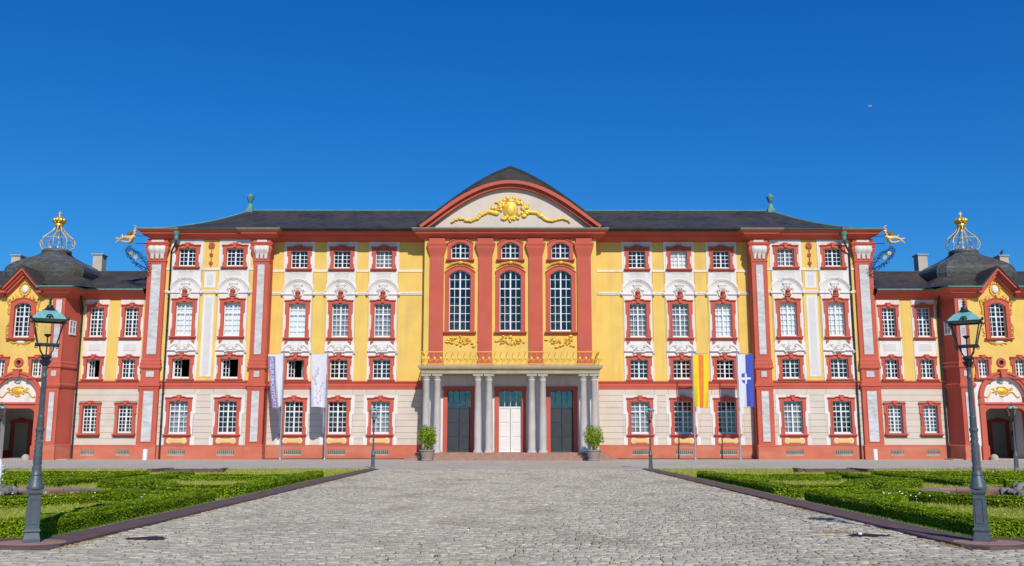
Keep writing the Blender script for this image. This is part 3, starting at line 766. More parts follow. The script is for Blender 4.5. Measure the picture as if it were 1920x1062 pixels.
def wkind(name, w, h, nx, rows, transom=None, fw=.34, top=.30, key=True, ears=True, feet=False, arch=0.0):
    WK[name] = dict(w=w, h=h, shut=sash_mesh(w, h, nx, rows, transom, arch), surround=surround_mesh(w, h, fw, ears, top, key, arch), sill=sill_mesh(w, fw, feet),
                    glass=sheet_mesh('glass', w - .1, h, M['glass'], .035, arch), blind=sheet_mesh('blind', w, h - .02, M['blind'], .17),
                    cur=sheet_mesh('curtain', w, h, M['curtain'], .2, 0, 7))
    if name == 'mezz' or name == 'wmezz':
        WK[name]['open'] = sash_mesh(w, h, nx, rows, mode='open'); WK[name]['ajar'] = sash_mesh(w, h, nx, rows, mode='ajar')
wkind('top', 1.40, 1.46, 4, (4,), fw=.25, top=.27)
wkind('piano', 1.38, 2.70, 4, (4, 2), 1.83, fw=.26, top=.27, feet=True)
wkind('mezz', 1.44, 1.54, 4, (4,), fw=.24, top=.26)
wkind('ground', 1.50, 2.52, 4, (4, 2), 1.70, fw=.23, top=.27)
wkind('wpiano', 1.16, 2.33, 4, (4, 3), 1.38, fw=.20, top=.2)
wkind('wmezz', 1.12, 1.51, 4, (4,), fw=.20, top=.2)
wkind('wground', 1.18, 2.15, 4, (4, 3), 1.25, fw=.20, top=.16)
wkind('gate', 1.36, 2.72, 4, (4, 3), 1.62, fw=.30, arch=.30)
wkind('gsmall', .86, 1.36, 4, (4,), fw=.20, top=.16)
def window(kd, parent, x, y, z, mode='shut', back=None, surround=True, label=None):
    k = WK[kd]; o = inst('window', k[mode], parent, (x, y + .17, z))
    if mode == 'shut': inst('glass', k['glass'], o)
    if back == 'blind':
        d = random.choice((0, 0, .12, .3)); inst('blind', k['blind'], o, (0, 0, .0))
    if back == 'curtain': inst('curtain', k['cur'], o)
    if surround: inst('surround', k['surround'], o, (0, -.17, 0)); inst('sill', k['sill'], o, (0, -.17, 0))
    if label: o['label'] = label
    return o
def hole(kd, x, z): return (x - WK[kd]['w'] / 2, x + WK[kd]['w'] / 2, z, z + WK[kd]['h'])
def grille(parent, x, y, w=1.36, z0=.31, z1=.72):
    b = MB(); b.box(x - w / 2, x + w / 2, y + .12, y + .13, z0, z1); b.cur = 1
    n = 9
    for i in range(n + 1): q = x - w / 2 + w * i / n; b.box(q - .010, q + .010, y + .02, y + .05, z0, z1)
    for i in range(4): q = z0 + (z1 - z0) * (i + .5) / 4; b.box(x - w / 2, x + w / 2, y + .012, y + .03, q - .014, q + .014)
    b.box(x - w / 2, x + w / 2, y + .005, y + .12, z0, z0 + .035)
    return b.build('basement_grille', [M['room'], M['grate']], parent)

# ------------------------------------------------------------------ levels shared by the whole main block
ZP, ZB0, ZB1, ZC0, ZC1 = 1.07, 5.44, 6.05, 17.35, 18.02
TOPZ, PIAZ, MEZ, GRZ = 15.20, 9.61, 6.27, 1.99
YB, YM, YC = 73.5, 74.4, 73.2
XE, XI, XC = 28.95, 19.25, 6.85                      # outer end of the corner bay, its inner end, half the centre piece
A_BAY = (25.87, 22.06); A_MID = (17.1, 13.65, 10.25)
palace = thing('palace', 'long yellow, white and red baroque palace with a low slate roof and red pilasters', 'palace', (0, 75, 0))
PX = Vector((0, -75, 0))
def pb(mb, name, m, smooth=False, parent=None, fix=True):
    o = mb.build(name, m, parent or palace, smooth, fix)
    if o and parent is None: o.location = PX
    return o
def pwindow(kd, x, y, z, **k): return window(kd, palace, x, y - 75, z, **k)
full_path = [(-XE, 88.5), (-XE, YB), (-XI, YB), (-XI, YM), (-XC, YM), (-XC, YC), (XC, YC), (XC, YM), (XI, YM), (XI, YB), (XE, YB), (XE, 88.5)]

def wall_set(x0, x1, y, axes, s, skip_ground=False):
    hs = []
    for a in axes: hs += [hole('top', a, TOPZ), hole('piano', a, PIAZ), hole('mezz', a, MEZ), hole('ground', a, GRZ)]
    bh = [(a - .68, a + .68, .31, .72) for a in axes]
    w = MB(s); w.wall(x0, x1, ZB1 - .3, ZC0 + .3, hs, y, .42); pb(w, 'upper_wall', M['yellow'])
    w = MB(s); w.wall(x0, x1, ZP, ZB0 + .3, hs, y, .42); pb(w, 'ground_floor_wall', M['joint'])
    w = MB(s); w.wall(x0, x1, -.1, ZP, bh, y - .06, .3); pb(w, 'plinth', M['redlow'])
    w = MB(s); w.box(x0, x1, y - .075, y, ZP - .08, ZP + .02); pb(w, 'plinth_moulding', M['redlow'])
    w = MB(s)                                        # belt course with its mouldings
    w.xprism([(y, ZB0), (y - .07, ZB0), (y - .07, ZB0 + .2), (y - .10, ZB0 + .24), (y - .10, ZB1 - .16), (y - .2, ZB1 - .06), (y - .2, ZB1), (y, ZB1 + .05)], x0, x1)
    pb(w, 'belt_course', M['red'])
    for a in axes: grille(palace, s * a, y - 75 - .06)

def cartouche(b, x, z, w, h, y0, y1):                # dumb-bell plaque
    pts = []
    for k in range(9): a = math.pi / 2 + math.pi * k / 8; pts.append((x - w / 2 + h / 2 + h / 2 * math.cos(a) * 1.0, z + h / 2 * math.sin(a)))
    pts += [(x - w * .22, z - h * .34), (x + w * .22, z - h * .34)]
    for k in range(9): a = -math.pi / 2 + math.pi * k / 8; pts.append((x + w / 2 - h / 2 + h / 2 * math.cos(a), z + h / 2 * math.sin(a)))
    pts += [(x + w * .22, z + h * .34), (x - w * .22, z + h * .34)]
    b.prism(pts, y0, y1)

def vol(cx, cz, r, s, turns=1.3, n=16, y=0.0):
    return [(cx + s * r * (1 - .75 * i / n) * math.cos(turns * 2 * math.pi * i / n), y, cz + r * (1 - .75 * i / n) * math.sin(turns * 2 * math.pi * i / n)) for i in range(n + 1)]
def ornament_meshes():
    out = {}
    # arched hood with an urn niche over the state-floor windows (origin: axis, wall face, z = 0 at level 13.0)
    b = MB(); c = []
    A = [(1.20 * math.sin(R(-72 + 144 * i / 16)) / math.sin(R(72)), .23 + .92 * (math.cos(R(-72 + 144 * i / 16)) - math.cos(R(72))) / (1 - math.cos(R(72)))) for i in range(17)]
    b.strip(A, [(x * 1.03, z + .09) for x, z in A], -.07, 0); b.strip([(x * 1.03, z + .09) for x, z in A], [(x * 1.06, z + .14) for x, z in A], -.12, 0)
    b.strip([(x * .95, z - .13) for x, z in A], [(x * .96, z - .08) for x, z in A], -.04, 0)
    for s in (-1, 1): b.box(min(s * .42, s * 1.22), max(s * .42, s * 1.22), -.10, 0, .02, .11); b.blob((s * 1.27, -.12, .06), (.13, .13, .13))
    out['hood'] = b.mesh('arched_hood', M['white'], True)
    b = MB(); b.box(-.36, .36, -.13, -.0, .74, .80); b.box(-.31, .31, -.10, 0, .66, .74)
    b.prism([(-.27, .66), (.27, .66), (.20, .12), (-.20, .12)], -.07, 0)
    for s in (-1, 1):
        b.tube(vol(s * .33, .25, .17, s, y=-.06), .045, 5); b.blob((s * .27, -.07, .02), (.09, .07, .2)); b.blob((s * .15, -.1, .5), (.07, .06, .1)); b.blob((s * .22, -.09, .36), (.05, .05, .12))
        b.tube([(s * .1, -.1, .62), (s * .2, -.12, .52), (s * .12, -.1, .40)], .03, 5)
    b.blob((0, -.1, .55), (.1, .07, .1)); b.blob((0, -.1, .4), (.06, .06, .08))
    out['niche'] = b.mesh('shell_niche', M['white'], True)
    b = MB(); b.lathe([(.10, 0), (.17, .04), (.10, .10), (.07, .16), (.17, .26), (.205, .36), (.14, .44), (.07, .50), (.03, .56)], (0, -.17, -.20), 10); b.box(-.22, .22, -.27, 0, -.32, -.20)
    out['urn'] = b.mesh('red_urn', M['red'], True)
    # scroll pediment over the mezzanine windows (z = 0 at level 8.25)
    b = MB()
    for s in (-1, 1):
        q = [(s * (1.10 - .62 * t), -.08, .10 + .48 * math.sin(t * math.pi / 2)) for t in [i / 8 for i in range(9)]]
        b.tube(q + vol(s * .46, .46, .13, -s, 1.1, 10, -.08)[2:], .06, 6)
        b.prism([(s * 1.12, .06), (s * .40, .06), (s * .40, .48), (s * .62, .50), (s * .9, .38)], -.05, 0)
    b.prism([(-.42, .06), (.42, .06), (.42, .52), (.2, .66), (-.2, .66), (-.42, .52)], -.035, 0)
    q = [(-1.16, .04), (-.55, .04), (-.42, -.03), (.42, -.03), (.55, .04), (1.16, .04)]
    b.strip(q, [(x, z + .09) for x, z in q], -.15, 0)
    for k in range(7):
        a = R(25 + 130 * k / 6); b.tube([(0, -.07, .12), (.16 * math.cos(a), -.11, .12 + .2 * math.sin(a)), (.34 * math.cos(a), -.08, .12 + .38 * math.sin(a))], [.05, .045, .02], 5)
    for s in (-1, 1): b.tube([(s * .1, -.08, .14), (s * .3, -.12, .12), (s * .42, -.1, .2), (s * .34, -.09, .28)], .04, 5)
    b.blob((0, -.12, .13), (.12, .08, .09))
    out['scroll'] = b.mesh('scroll_pediment', M['white'], True)
    b = MB()
    for x, z in ((1.19, -.04), (-.37, -.02)):
        for k in range(5): a = k * 1.257; b.blob((x + .07 * math.cos(a), -.13, z + .07 * math.sin(a)), (.05, .04, .05), 6, 4)
    out['rosette'] = b.mesh('stone_rosette', M['pale'], True)
    b = MB()                                         # hanging red ornament under the cornice
    for z, r in ((0, .27), (-.78, .17), (-1.45, .17)):
        for k in range(6): a = k * 1.047 + .3; b.blob((r * .6 * math.cos(a), -.06, z + r * .62 * math.sin(a)), (r * .42, .06, r * .42), 6, 4)
        b.blob((0, -.08, z), (r * .3, .07, r * .3), 6, 4)
    for z0, z1 in ((-.2, -.62), (-.92, -1.3), (-1.6, -1.78)): b.tube([(0, -.05, z0), (.02, -.06, (z0 + z1) / 2), (0, -.05, z1)], [.03, .045, .02], 5)
    for s in (-1, 1): b.tube([(s * .1, -.05, -.3), (s * .2, -.06, -.22), (s * .22, -.05, -.1)], .03, 5)
    out['drop'] = b.mesh('hanging_ornament', M['red'], True)
    return out
ORN = ornament_meshes()

def bay_dressing(x, y, s, hw):
    """white stucco field and its relief round one window axis (x in metres, already signed)"""
    p = y - .055
    b = MB()
    b.wall(x - hw, x + hw, 13.9, ZC0 + .02, [hole('top', x, TOPZ), (x - hw, x - hw + .09, 13.9, 14.9), (x + hw - .09, x + hw, 13.9, 14.9)], p, .056)
    b.wall(x - hw + .02, x + hw - .02, 9.2, 13.9, [hole('piano', x, PIAZ), (x - hw + .02, x - hw + .12, 9.2, 12.8), (x + hw - .12, x + hw - .02, 9.2, 12.8)], p, .056)
    b.wall(x - hw + .06, x + hw - .06, ZB1 + .02, 9.2, [hole('mezz', x, MEZ)], p, .056)
    for z0, z1, q in ((14.9, ZC0, 0), (13.9, 14.9, .09), (12.8, 13.9, .02), (9.2, 12.8, .12), (ZB1, 9.2, .06)):
        for sg in (-1, 1):
            e = x + sg * (hw - q); b.add([(e, p, z0), (e, y, z0), (e, y, z1), (e, p, z1)], [(0, 1, 2, 3)])
    # inner raised borders
    for z0, z1, q in ((14.75, 17.1, .16), (9.3, 12.6, .22), (6.15, 8.1, .2)):
        for sg in (-1, 1):
            e = x + sg * (hw - q); b.box(min(e, e - sg * .05), max(e, e - sg * .05), p - .03, p, z0, z1)
    b.box(x - hw + .16, x + hw - .16, p - .03, p, 17.1, 17.15)
    b.box(x - hw + .2, x + hw - .2, p - .03, p, 8.1, 8.15)
    pb(b, 'window_bay', M['white'])
    b = MB()                                         # recessed-look panel frame under the top window
    for q, d in ((.0, .03), (.09, .018)):
        X0, X1, Z0, Z1 = x - .72 + q, x + .72 - q, 14.2 + q, 14.82 - q
        t = .06
        b.box(X0, X1, p - d, p, Z0, Z0 + t); b.box(X0, X1, p - d, p, Z1 - t, Z1); b.box(X0, X0 + t, p - d + .002, p, Z0 + t, Z1 - t); b.box(X1 - t, X1, p - d + .002, p, Z0 + t, Z1 - t)
    pb(b, 'panel_frame', M['white'])
    b = MB(); b.box(x - .57, x + .57, p - .006, p, 14.35, 14.67); pb(b, 'panel', M['pale'])
    L = Vector((x, p, 0)) + PX
    for nm, z, key in (('arched_hood', 13.0, 'hood'), ('shell_niche', 13.05, 'niche'), ('urn', 13.06, 'urn'), ('scroll_pediment', 8.40, 'scroll'), ('rosette', 8.40, 'rosette')):
        inst(nm, ORN[key], palace, (L.x, L.y, z))
    # ground floor: white border and red apron with a yellow plaque
    b = MB(); W = 1.33
    b.wall(x - W + .0, x + W, ZP + .03, 4.98, [hole('ground', x, GRZ), (x - W, x - W + .17, 1.75, 3.5), (x + W - .17, x + W, 1.75, 3.5)], p - .005, .06)
    for z0, z1, q in ((ZP + .03, 1.75, 0), (1.75, 3.5, .17), (3.5, 4.98, 0)):
        for sg in (-1, 1): e = x + sg * (W - q); b.add([(e, p - .005, z0), (e, y, z0), (e, y, z1), (e, p - .005, z1)], [(0, 1, 2, 3)])
    b.add([(x - W, p - .005, 4.98), (x + W, p - .005, 4.98), (x + W, y, 4.98), (x - W, y, 4.98)], [(0, 1, 2, 3)])
    pb(b, 'ground_window_border', M['white'])
    b = MB(); b.box(x - 1.0, x + 1.0, p - .06, p - .006, ZP + .03, 1.735); pb(b, 'apron', M['red'])
    b = MB(); cartouche(b, x, 1.43, 1.56, .44, p - .085, p - .058); b.cur = 1; cartouche(b, x, 1.43, 1.42, .32, p - .105, p - .084); pb(b, 'apron_plaque', [M['white'], M['yellow']])

def ashlar(x0, x1, y, s):
    """rusticated courses, each block a piece of its own"""
    n = 9; z0, z1 = ZP + .02, ZB0
    for k in range(n):
        a = z0 + (z1 - z0) * k / n; c = z0 + (z1 - z0) * (k + 1) / n
        w = MB(s); d = random.uniform(.03, .036)
        w.prism([(x0 + .012, a + .012), (x1 - .012, a + .012), (x1 - .012, c - .012), (x0 + .012, c - .012)], y - d, y); pb(w, 'ashlar_block', M['cream'])

def pilaster(x0, x1, y, s, corner=False):
    """giant pilaster with marble panels on three storeys"""
    c = (x0 + x1) / 2; hw = (x1 - x0) / 2; d = .22
    path = [(x0, y + .25), (x0, y - d), (x1, y - d), (x1, y + .25)]
    b = MB(s); b.box(x0, x1, y - d, y + .2, ZB1, 15.55); root = pb(b, 'pilaster', M['red'])
    def sub(mb, nm, m, smooth=False): 
        o = mb.build(nm, m, root, smooth); return o
    b = MB(s); b.box(x0 - .03, x1 + .03, y - d - .03, y + .2, ZP, ZB0 + .02); sub(b, 'ground_pier', M['red'])
    b = MB(s); b.sweep([(x0 - .03, y + .25), (x0 - .03, y - d - .03), (x1 + .03, y - d - .03), (x1 + .03, y + .25)], [(0, -.1), (.06, -.1), (.06, ZP - .07), (.09, ZP - .06), (.09, ZP), (.0, ZP + .05)]); sub(b, 'plinth_block', M['redlow'])
    b = MB(s); b.sweep(path, [(0, ZB0 - .06), (.07, ZB0 - .02), (.07, ZB0 + .1), (.16, ZB0 + .2), (.16, ZB0 + .34), (.05, ZB0 + .4), (.05, ZB1 + .02), (0, ZB1 + .04)]); sub(b, 'belt_break', M['red'])
    b = MB(s); b.sweep(path, [(0, 6.98), (.10, 7.0), (.13, 7.08), (.13, 7.14), (.07, 7.2), (.09, 7.45), (.03, 7.55), (.05, 7.62), (.05, 7.7), (0, 7.78)]); sub(b, 'base_moulding', M['red'])
    b = MB(s); b.sweep(path, [(0, 15.5), (.06, 15.54), (.06, 15.62), (0, 15.66)]); sub(b, 'neck_ring', M['red'])
    yf = y - d
    f = .16 if corner else .15
    for z0, z1, q in ((8.13, 15.31, .34), (6.35, 6.82, .40), (1.36, 5.27, .33)):
        yy = yf - .03 if z1 < 5.5 else yf
        b = MB(s)
        b.box(c - hw + q, c + hw - q, yy - .012, yy + .01, z0, z1); sub(b, 'marble_panel', M['marble'])
        b = MB(s); t = .045
        for (a0, a1, e0, e1) in ((c - hw + q - t, c - hw + q, z0 - t, z1 + t), (c + hw - q, c + hw - q + t, z0 - t, z1 + t)): b.box(a0, a1, yy - .04, yy, e0, e1)
        for (e0, e1) in ((z0 - t, z0), (z1, z1 + t)): b.box(c - hw + q, c + hw - q, yy - .038, yy, e0, e1)
        sub(b, 'panel_moulding', M['red'])
    # capital: flaring red bell with three white fluted consoles
    b = MB(s); b.sweep(path, [(0, 15.6), (.02, 15.75), (.06, 16.0), (.17, 16.3), (.24, 16.55), (.20, 16.74), (.14, 16.80)]); sub(b, 'capital', M['red'])
    b = MB(s); b.sweep(path, [(.10, 16.78), (.22, 16.80), (.22, 16.88), (.30, 16.95), (.30, 17.04), (.12, 17.06)]); b.box(x0 - .1, x1 + .1, y - d - .1, y + .2, 16.8, 17.04); sub(b, 'abacus', M['red'])
    b = MB(s); b.sweep(path, [(.10, 17.05), (.14, 17.1), (.10, 17.16), (.10, ZC0 + .02)]); sub(b, 'entablature_block', M['red'])
    b = MB(s); b.box(c - hw + .22, c + hw - .22, y - d - .125, y - d, 17.13, 17.33); sub(b, 'entablature_panel', M['white'])
    for k in (-1, 0, 1):
        w = hw * .54; x = c + k * w * 1.02
        prof = [(yf, 16.78), (yf - .30, 16.78), (yf - .37, 16.66), (yf - .38, 16.5), (yf - .31, 16.34), (yf - .2, 16.22), (yf - .14, 16.02), (yf - .13, 15.8), (yf - .10, 15.76), (yf, 15.76)]
        b = MB(s)
        n = 6                                        # lobed: narrower at the foot, wide bulging head
        for j in range(n):
            t0, t1 = -1 + 2 * j / n, -1 + 2 * (j + 1) / n
            dd = lambda t: (1 - .38 * t * t)
            P0 = []; P1 = []
            for (py, pz) in prof:
                wd = (.37 if pz > 16.3 else .28 if pz > 16.15 else .17) * hw / .68 * .72
                P0.append((x + t0 * wd, yf + (py - yf) * dd(t0), pz)); P1.append((x + t1 * wd, yf + (py - yf) * dd(t1), pz))
            m = len(prof); b.add(P0 + P1, [(i, i + 1, m + i + 1, m + i) for i in range(m - 1)])
        sub(b, 'fluted_console', M['white'], True)
    return root

def rainpipe(s, x, y, ztop, bend, parent, hopper=True):
    b = MB(s); pts = [(x, y - .14, -.02), (x, y - .14, ztop - .9), (x, y - .2, ztop - .75), (x + bend, y - .75, ztop - .05), (x + bend, y - .78, ztop + .4)]
    b.tube(pts, .075, 8); 
    for z in (2.5, 5.0, 7.5, 10.0, 12.5): 
        if z < ztop - 1: b.tube([(x, y - .14, z), (x, y - .14, z + .07)], .095, 8)
    b.box(x - .02, x + .02, y - .14, y, 3.0, 3.04); b.box(x - .02, x + .02, y - .14, y, 9.0, 9.04)
    o = b.build('downpipe', M['pipe'], parent, True)
    if parent: o.location = -Vector(parent.location)
    if hopper:
        h = MB(s); h.lathe([(.08, 0), (.16, .1), (.17, .28), (.14, .34), (.24, .48), (.27, .74), (.29, .8), (.22, .8)], (x + bend, y - .78, ztop + .1), 12)
        h.build('rain_hopper', M['copper'], o, True)
    return o

# open casements where the photograph shows them
for s in (-1, 1):
    wall_set(-XE, -XI, YB, [-a for a in A_BAY], 1 if s < 0 else -1)
    mm = 1 if s < 0 else -1                          # left-hand coordinates, mirrored for the other side
    wall_set(-XI, -XC, YM, [-a for a in A_MID], mm)
    r = MB(mm); r.box(-XI, -XI + .02, YB + .001, YM, 0, ZC0); pb(r, 'bay_return', M['red'])
    for bay, y, hw in ((A_BAY, YB, 1.27), (A_MID, YM, 1.24)):
        for i, a in enumerate(bay):
            x = s * a
            bay_dressing(x, y, s, hw)
            pwindow('top', x, y, TOPZ, back='curtain' if (s > 0 and i == 1 and y == YB) or (i == 2 and s < 0) else 'blind' if (i == 1 and s > 0 and y == YM) else None)
            pwindow('piano', x, y, PIAZ, back='blind' if y == YB or i == 0 else 'curtain')
            m = 'shut'
            if s < 0 and y == YB: m = 'open'
            if s < 0 and y == YM and i == 0: m = 'ajar'
            pwindow('mezz', x, y, MEZ, mode=m, label=None if m == 'shut' else 'mezzanine window with its casements swung open')
            pwindow('ground', x, y, GRZ, back='curtain' if ((s < 0 and y == YB and i == 0) or (s > 0 and y == YB and i == 1) or (i == 2)) else None)
    # between the two corner axes: string courses, pale strip, hanging ornament
    for x0, x1, y in ((-24.62, -23.31, YB), (-27.5, -27.12, YB), (-20.8, -20.5, YB), (-19.2, -18.34, YM), (-15.86, -14.89, YM), (-12.41, -11.49, YM), (-9.01, -7.0, YM)):
        b = MB(mm); b.box(x0, x1, y - .05, y, 14.88, 15.06); pb(b, 'upper_string_course', M['white'])
        b = MB(mm); b.xprism([(y, 13.0), (y - .06, 13.0), (y - .09, 13.08), (y - .12, 13.16), (y - .12, 13.23), (y, 13.25)], x0, x1); pb(b, 'string_course', M['white'])
    for z0, z1 in ((13.45, 14.72), (6.38, 12.84)):
        b = MB(mm); b.box(-24.42, -23.52, YB - .035, YB, z0, z1); o = pb(b, 'pale_strip', M['white'])
        b = MB(mm); b.box(-24.22, -23.72, YB - .045, YB - .034, z0 + .2, z1 - .2); b.build('strip_field', M['pale'], o)
    inst('hanging_ornament', ORN['drop'], palace, (s * 23.97, YB - 75, 16.9))
    ashlar(-24.71, -23.22, YB, mm)
    for x0, x1, y in ((-27.47, -27.03, YB), (-20.9, -20.52, YB), (-19.18, -18.26, YM), (-15.94, -14.81, YM), (-12.49, -11.41, YM), (-9.09, -7.0, YM)): ashlar(x0, x1, y, mm)
    for a in A_BAY:                                  # block courses over the window borders
        w = MB(mm); w.box(-a - 1.15, -a + 1.15, YB - .033, YB, 4.99, ZB0); pb(w, 'ashlar_block', M['cream'])
    for a in A_MID:
        w = MB(mm); w.box(-a - 1.15, -a + 1.15, YM - .033, YM, 4.99, ZB0); pb(w, 'ashlar_block', M['cream'])
    pilaster(-28.93, -27.5, YB, mm, True)
    pilaster(-20.50, -19.26, YB, mm)
    w = MB(mm); w.box(-XE, -XE + .3, YB + .002, 88.5, -.1, ZC0 + .3); pb(w, 'end_wall', M['red'])
    rainpipe(mm, -27.13, YB, 17.05, .55, palace)

# dark rooms behind the glass, floors between the storeys
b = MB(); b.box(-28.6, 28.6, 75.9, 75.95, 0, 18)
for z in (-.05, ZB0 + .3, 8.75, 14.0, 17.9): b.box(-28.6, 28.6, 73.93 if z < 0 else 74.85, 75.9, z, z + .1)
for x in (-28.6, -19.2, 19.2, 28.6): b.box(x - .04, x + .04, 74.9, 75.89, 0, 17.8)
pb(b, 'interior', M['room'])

# cornice, gutter, roof
def jog(path, extra=()):
    return path
cpath = [(-XE + .24, 88.5), (-XE + .24, YB - .22), (-27.3, YB - .22), (-27.3, YB), (-20.75, YB), (-20.75, YB - .22), (-XI, YB - .22), (-XI, YM), (-XC, YM), (-XC, YC)]
cpath = cpath + [(-x, y) for x, y in reversed(cpath)]
b = MB(); b.sweep(cpath, [(0, ZC0 - .02), (.05, ZC0), (.12, ZC0 + .03), (.62, ZC0 + .33), (.68, ZC0 + .335), (.685, ZC0 + .415), (.71, ZC0 + .42), (.83, ZC0 + .52), (.93, ZC0 + .61), (.95, ZC0 + .655), (.0, ZC0 + .68)])
pb(b, 'cornice', M['red'])
b = MB(); b.sweep(cpath, [(.92, ZC0 + .655), (.97, ZC0 + .66), (.99, ZC0 + .75), (.94, ZC0 + .75), (.90, ZC0 + .69)]); pb(b, 'gutter', M['copper'])
def rz_(t): return ZC1 + .03 + 3.55 * (.50 * t + .50 * t * t)
EX, EY0, EY1, RX, RY = 29.52, YB - 1.1, 89.6, 23.2, 81.0
b = MB(); N = 9; rows = []
for i in range(N + 1):
    t = i / N; z = rz_(t); x = EX + (RX - EX) * t; y0 = EY0 + (RY - EY0) * t; y1 = EY1 + (RY - EY1) * t
    rows.append([(-x, y0, z), (x, y0, z), (x, y1, z), (-x, y1, z)])
vs = [p for r in rows for p in r]; fs = []
for i in range(N):
    for k in range(4): a = i * 4; fs.append((a + k, a + (k + 1) % 4, a + 4 + (k + 1) % 4, a + 4 + k))
fs.append((3, 2, 1, 0)); b.add(vs, fs); roof = pb(b, 'roof', M['slate'])
b = MB()
for s in (-1, 1):
    b.tube([(s * (EX + (RX - EX) * i / N), EY0 + (RY - EY0) * i / N, rz_(i / N) + .02) for i in range(N + 1)], .075, 5)
b.tube([(-RX, RY, rz_(1) + .02), (RX, RY, rz_(1) + .02)], .07, 5)
b.build('ridge_flashing', M['copper'], roof)
for s in (-1, 1):
    b = MB(); b.lathe([(.34, 0), (.30, .1), (.24, .5), (.20, .58), (.13, .62), (.11, .74), (.16, .8), (.26, 1.02), (.33, 1.22), (.36, 1.3), (.36, 1.36), (.22, 1.4), (.2, 1.48), (.1, 1.55), (.09, 1.6), (.03, 1.66)], (s * RX, RY, rz_(1) - .05), 12)
    b.box(s * RX - .30, s * RX + .30, RY - .3, RY + .3, rz_(1) - .2, rz_(1) + .15)
    b.build('roof_urn', M['copper'], roof, True)
    for k in range(3):                               # little roof hooks
        pass

# gilded dragon waterspouts on wrought-iron brackets
for s in (-1, 1):
    mm = 1 if s < 0 else -1; Y = 72.75
    root = bpy.data.objects.new('waterspout', None); COL.objects.link(root); root.parent = palace; root.location = PX
    b = MB(mm)
    Q = lambda zx, zy, dy=0.0: (-29.74 + (zx / 11.18 - 46.4) * .0413, Y + dy, 18.0 - (zy / 11.18 - 15.0) * .0421)
    def limb(pts, rad, n=9, dy=0.0): b.tube([Q(x, z, dy) for x, z in pts], [r * .0037 for r in rad], n)
    limb([(150, 375), (190, 350), (260, 325), (340, 330), (415, 340), (460, 305), (468, 255), (440, 225)], [22, 30, 38, 46, 52, 44, 36, 24], 10)
    limb([(165, 370), (110, 355), (55, 338)], [24, 18, 5]); limb([(165, 385), (112, 408), (66, 452)], [22, 18, 7])
    limb([(215, 320), (205, 290), (198, 262)], [18, 12, 4])
    for q in (-1, 1): limb([(418, 350), (400, 405), (365, 440), (290, 436), (212, 415), (188, 398)], [36, 30, 24, 20, 16, 6], 8, q * .13)
    limb([(440, 235), (490, 215), (500, 190), (450, 185), (462, 150), (497, 112), (482, 80), (432, 74)], [26, 26, 22, 22, 20, 15, 11, 5])
    b.build('dragon_body', M['palegold'], root, True)
    for q in (-1, 1):
        w = MB(mm); W_ = [(300, 285), (318, 228), (380, 196), (440, 205), (470, 238), (430, 232), (396, 250), (372, 285), (338, 305)]
        P = [Q(x, z, q * (.10 + .0006 * (300 - z))) for x, z in W_]; k = len(P)
        w.add(P + [(x + .01, y - q * .05, z - .01) for x, y, z in P], [tuple(range(k)), tuple(range(2 * k - 1, k - 1, -1))] + [(i, (i + 1) % k, k + (i + 1) % k, k + i) for i in range(k)])
        w.build('wing', M['wingbronze'], root)
    b = MB(mm)
    b.tube([(-29.8, Y, 16.9), (-28.9, Y, 16.9)], .03, 5); b.tube([(-29.9, Y, 17.5), (-28.9, Y, 17.5)], .025, 5)
    ax = Vector((-30.5, 16.5)); bx = Vector((-28.6, 14.75)); L = (bx - ax).length; u = (bx - ax).normalized(); n = Vector((-u.y, u.x))
    for off in (-.28, .28):
        b.tube([(*( ax + u * L * t + n * off * math.sin(math.pi * min(1, .12 + t * .95)) * 1.15)[:1], Y, (ax + u * L * t + n * off * math.sin(math.pi * min(1, .12 + t * .95)) * 1.15)[1]) for t in [i / 14 for i in range(15)]], .026, 5)
    rr = random.Random(3)
    for k in range(13):
        for sg in (-1, 1):
            c = ax + u * L * (.03 + k / 13.2) + n * sg * (.40 * math.sin(math.pi * (.15 + .8 * k / 13)) * rr.uniform(.6, 1.1))
            rad = rr.uniform(.10, .21); ph = rr.random() * 6
            b.tube([(c.x + rad * (1 - .7 * i / 12) * math.cos(ph + sg * i * .75), Y + .03 * math.sin(i), c.y + rad * (1 - .7 * i / 12) * math.sin(ph + sg * i * .75)) for i in range(13)], .02, 4)
    for k in range(12):
        c = ax + u * L * rr.random() + n * rr.uniform(-.45, .45); b.blob((c.x, Y, c.y), (.055, .03, .055), 6, 4)
    b.build('iron_bracket', M['iron'], root, True)
    b = MB(mm); c = ax + u * L * .22
    for k in range(5): b.blob((c.x - .12 + .06 * k, Y - .05, c.y + .07 * math.sin(k * math.pi / 4)), (.055, .06, .07), 6, 4)
    b.box(c.x - .14, c.x + .14, Y - .09, Y, c.y - .12, c.y - .03); b.build('small_crown', M['gold'], root, True)
    b = MB(mm); c = ax + u * L * .42; b.prism([(c.x - .2, c.y + .10), (c.x + .02, c.y + .2), (c.x + .2, c.y - .04), (c.x + .04, c.y - .2), (c.x - .12, c.y - .14)], Y - .05, Y + .01); b.build('shield', M['shield'], root)

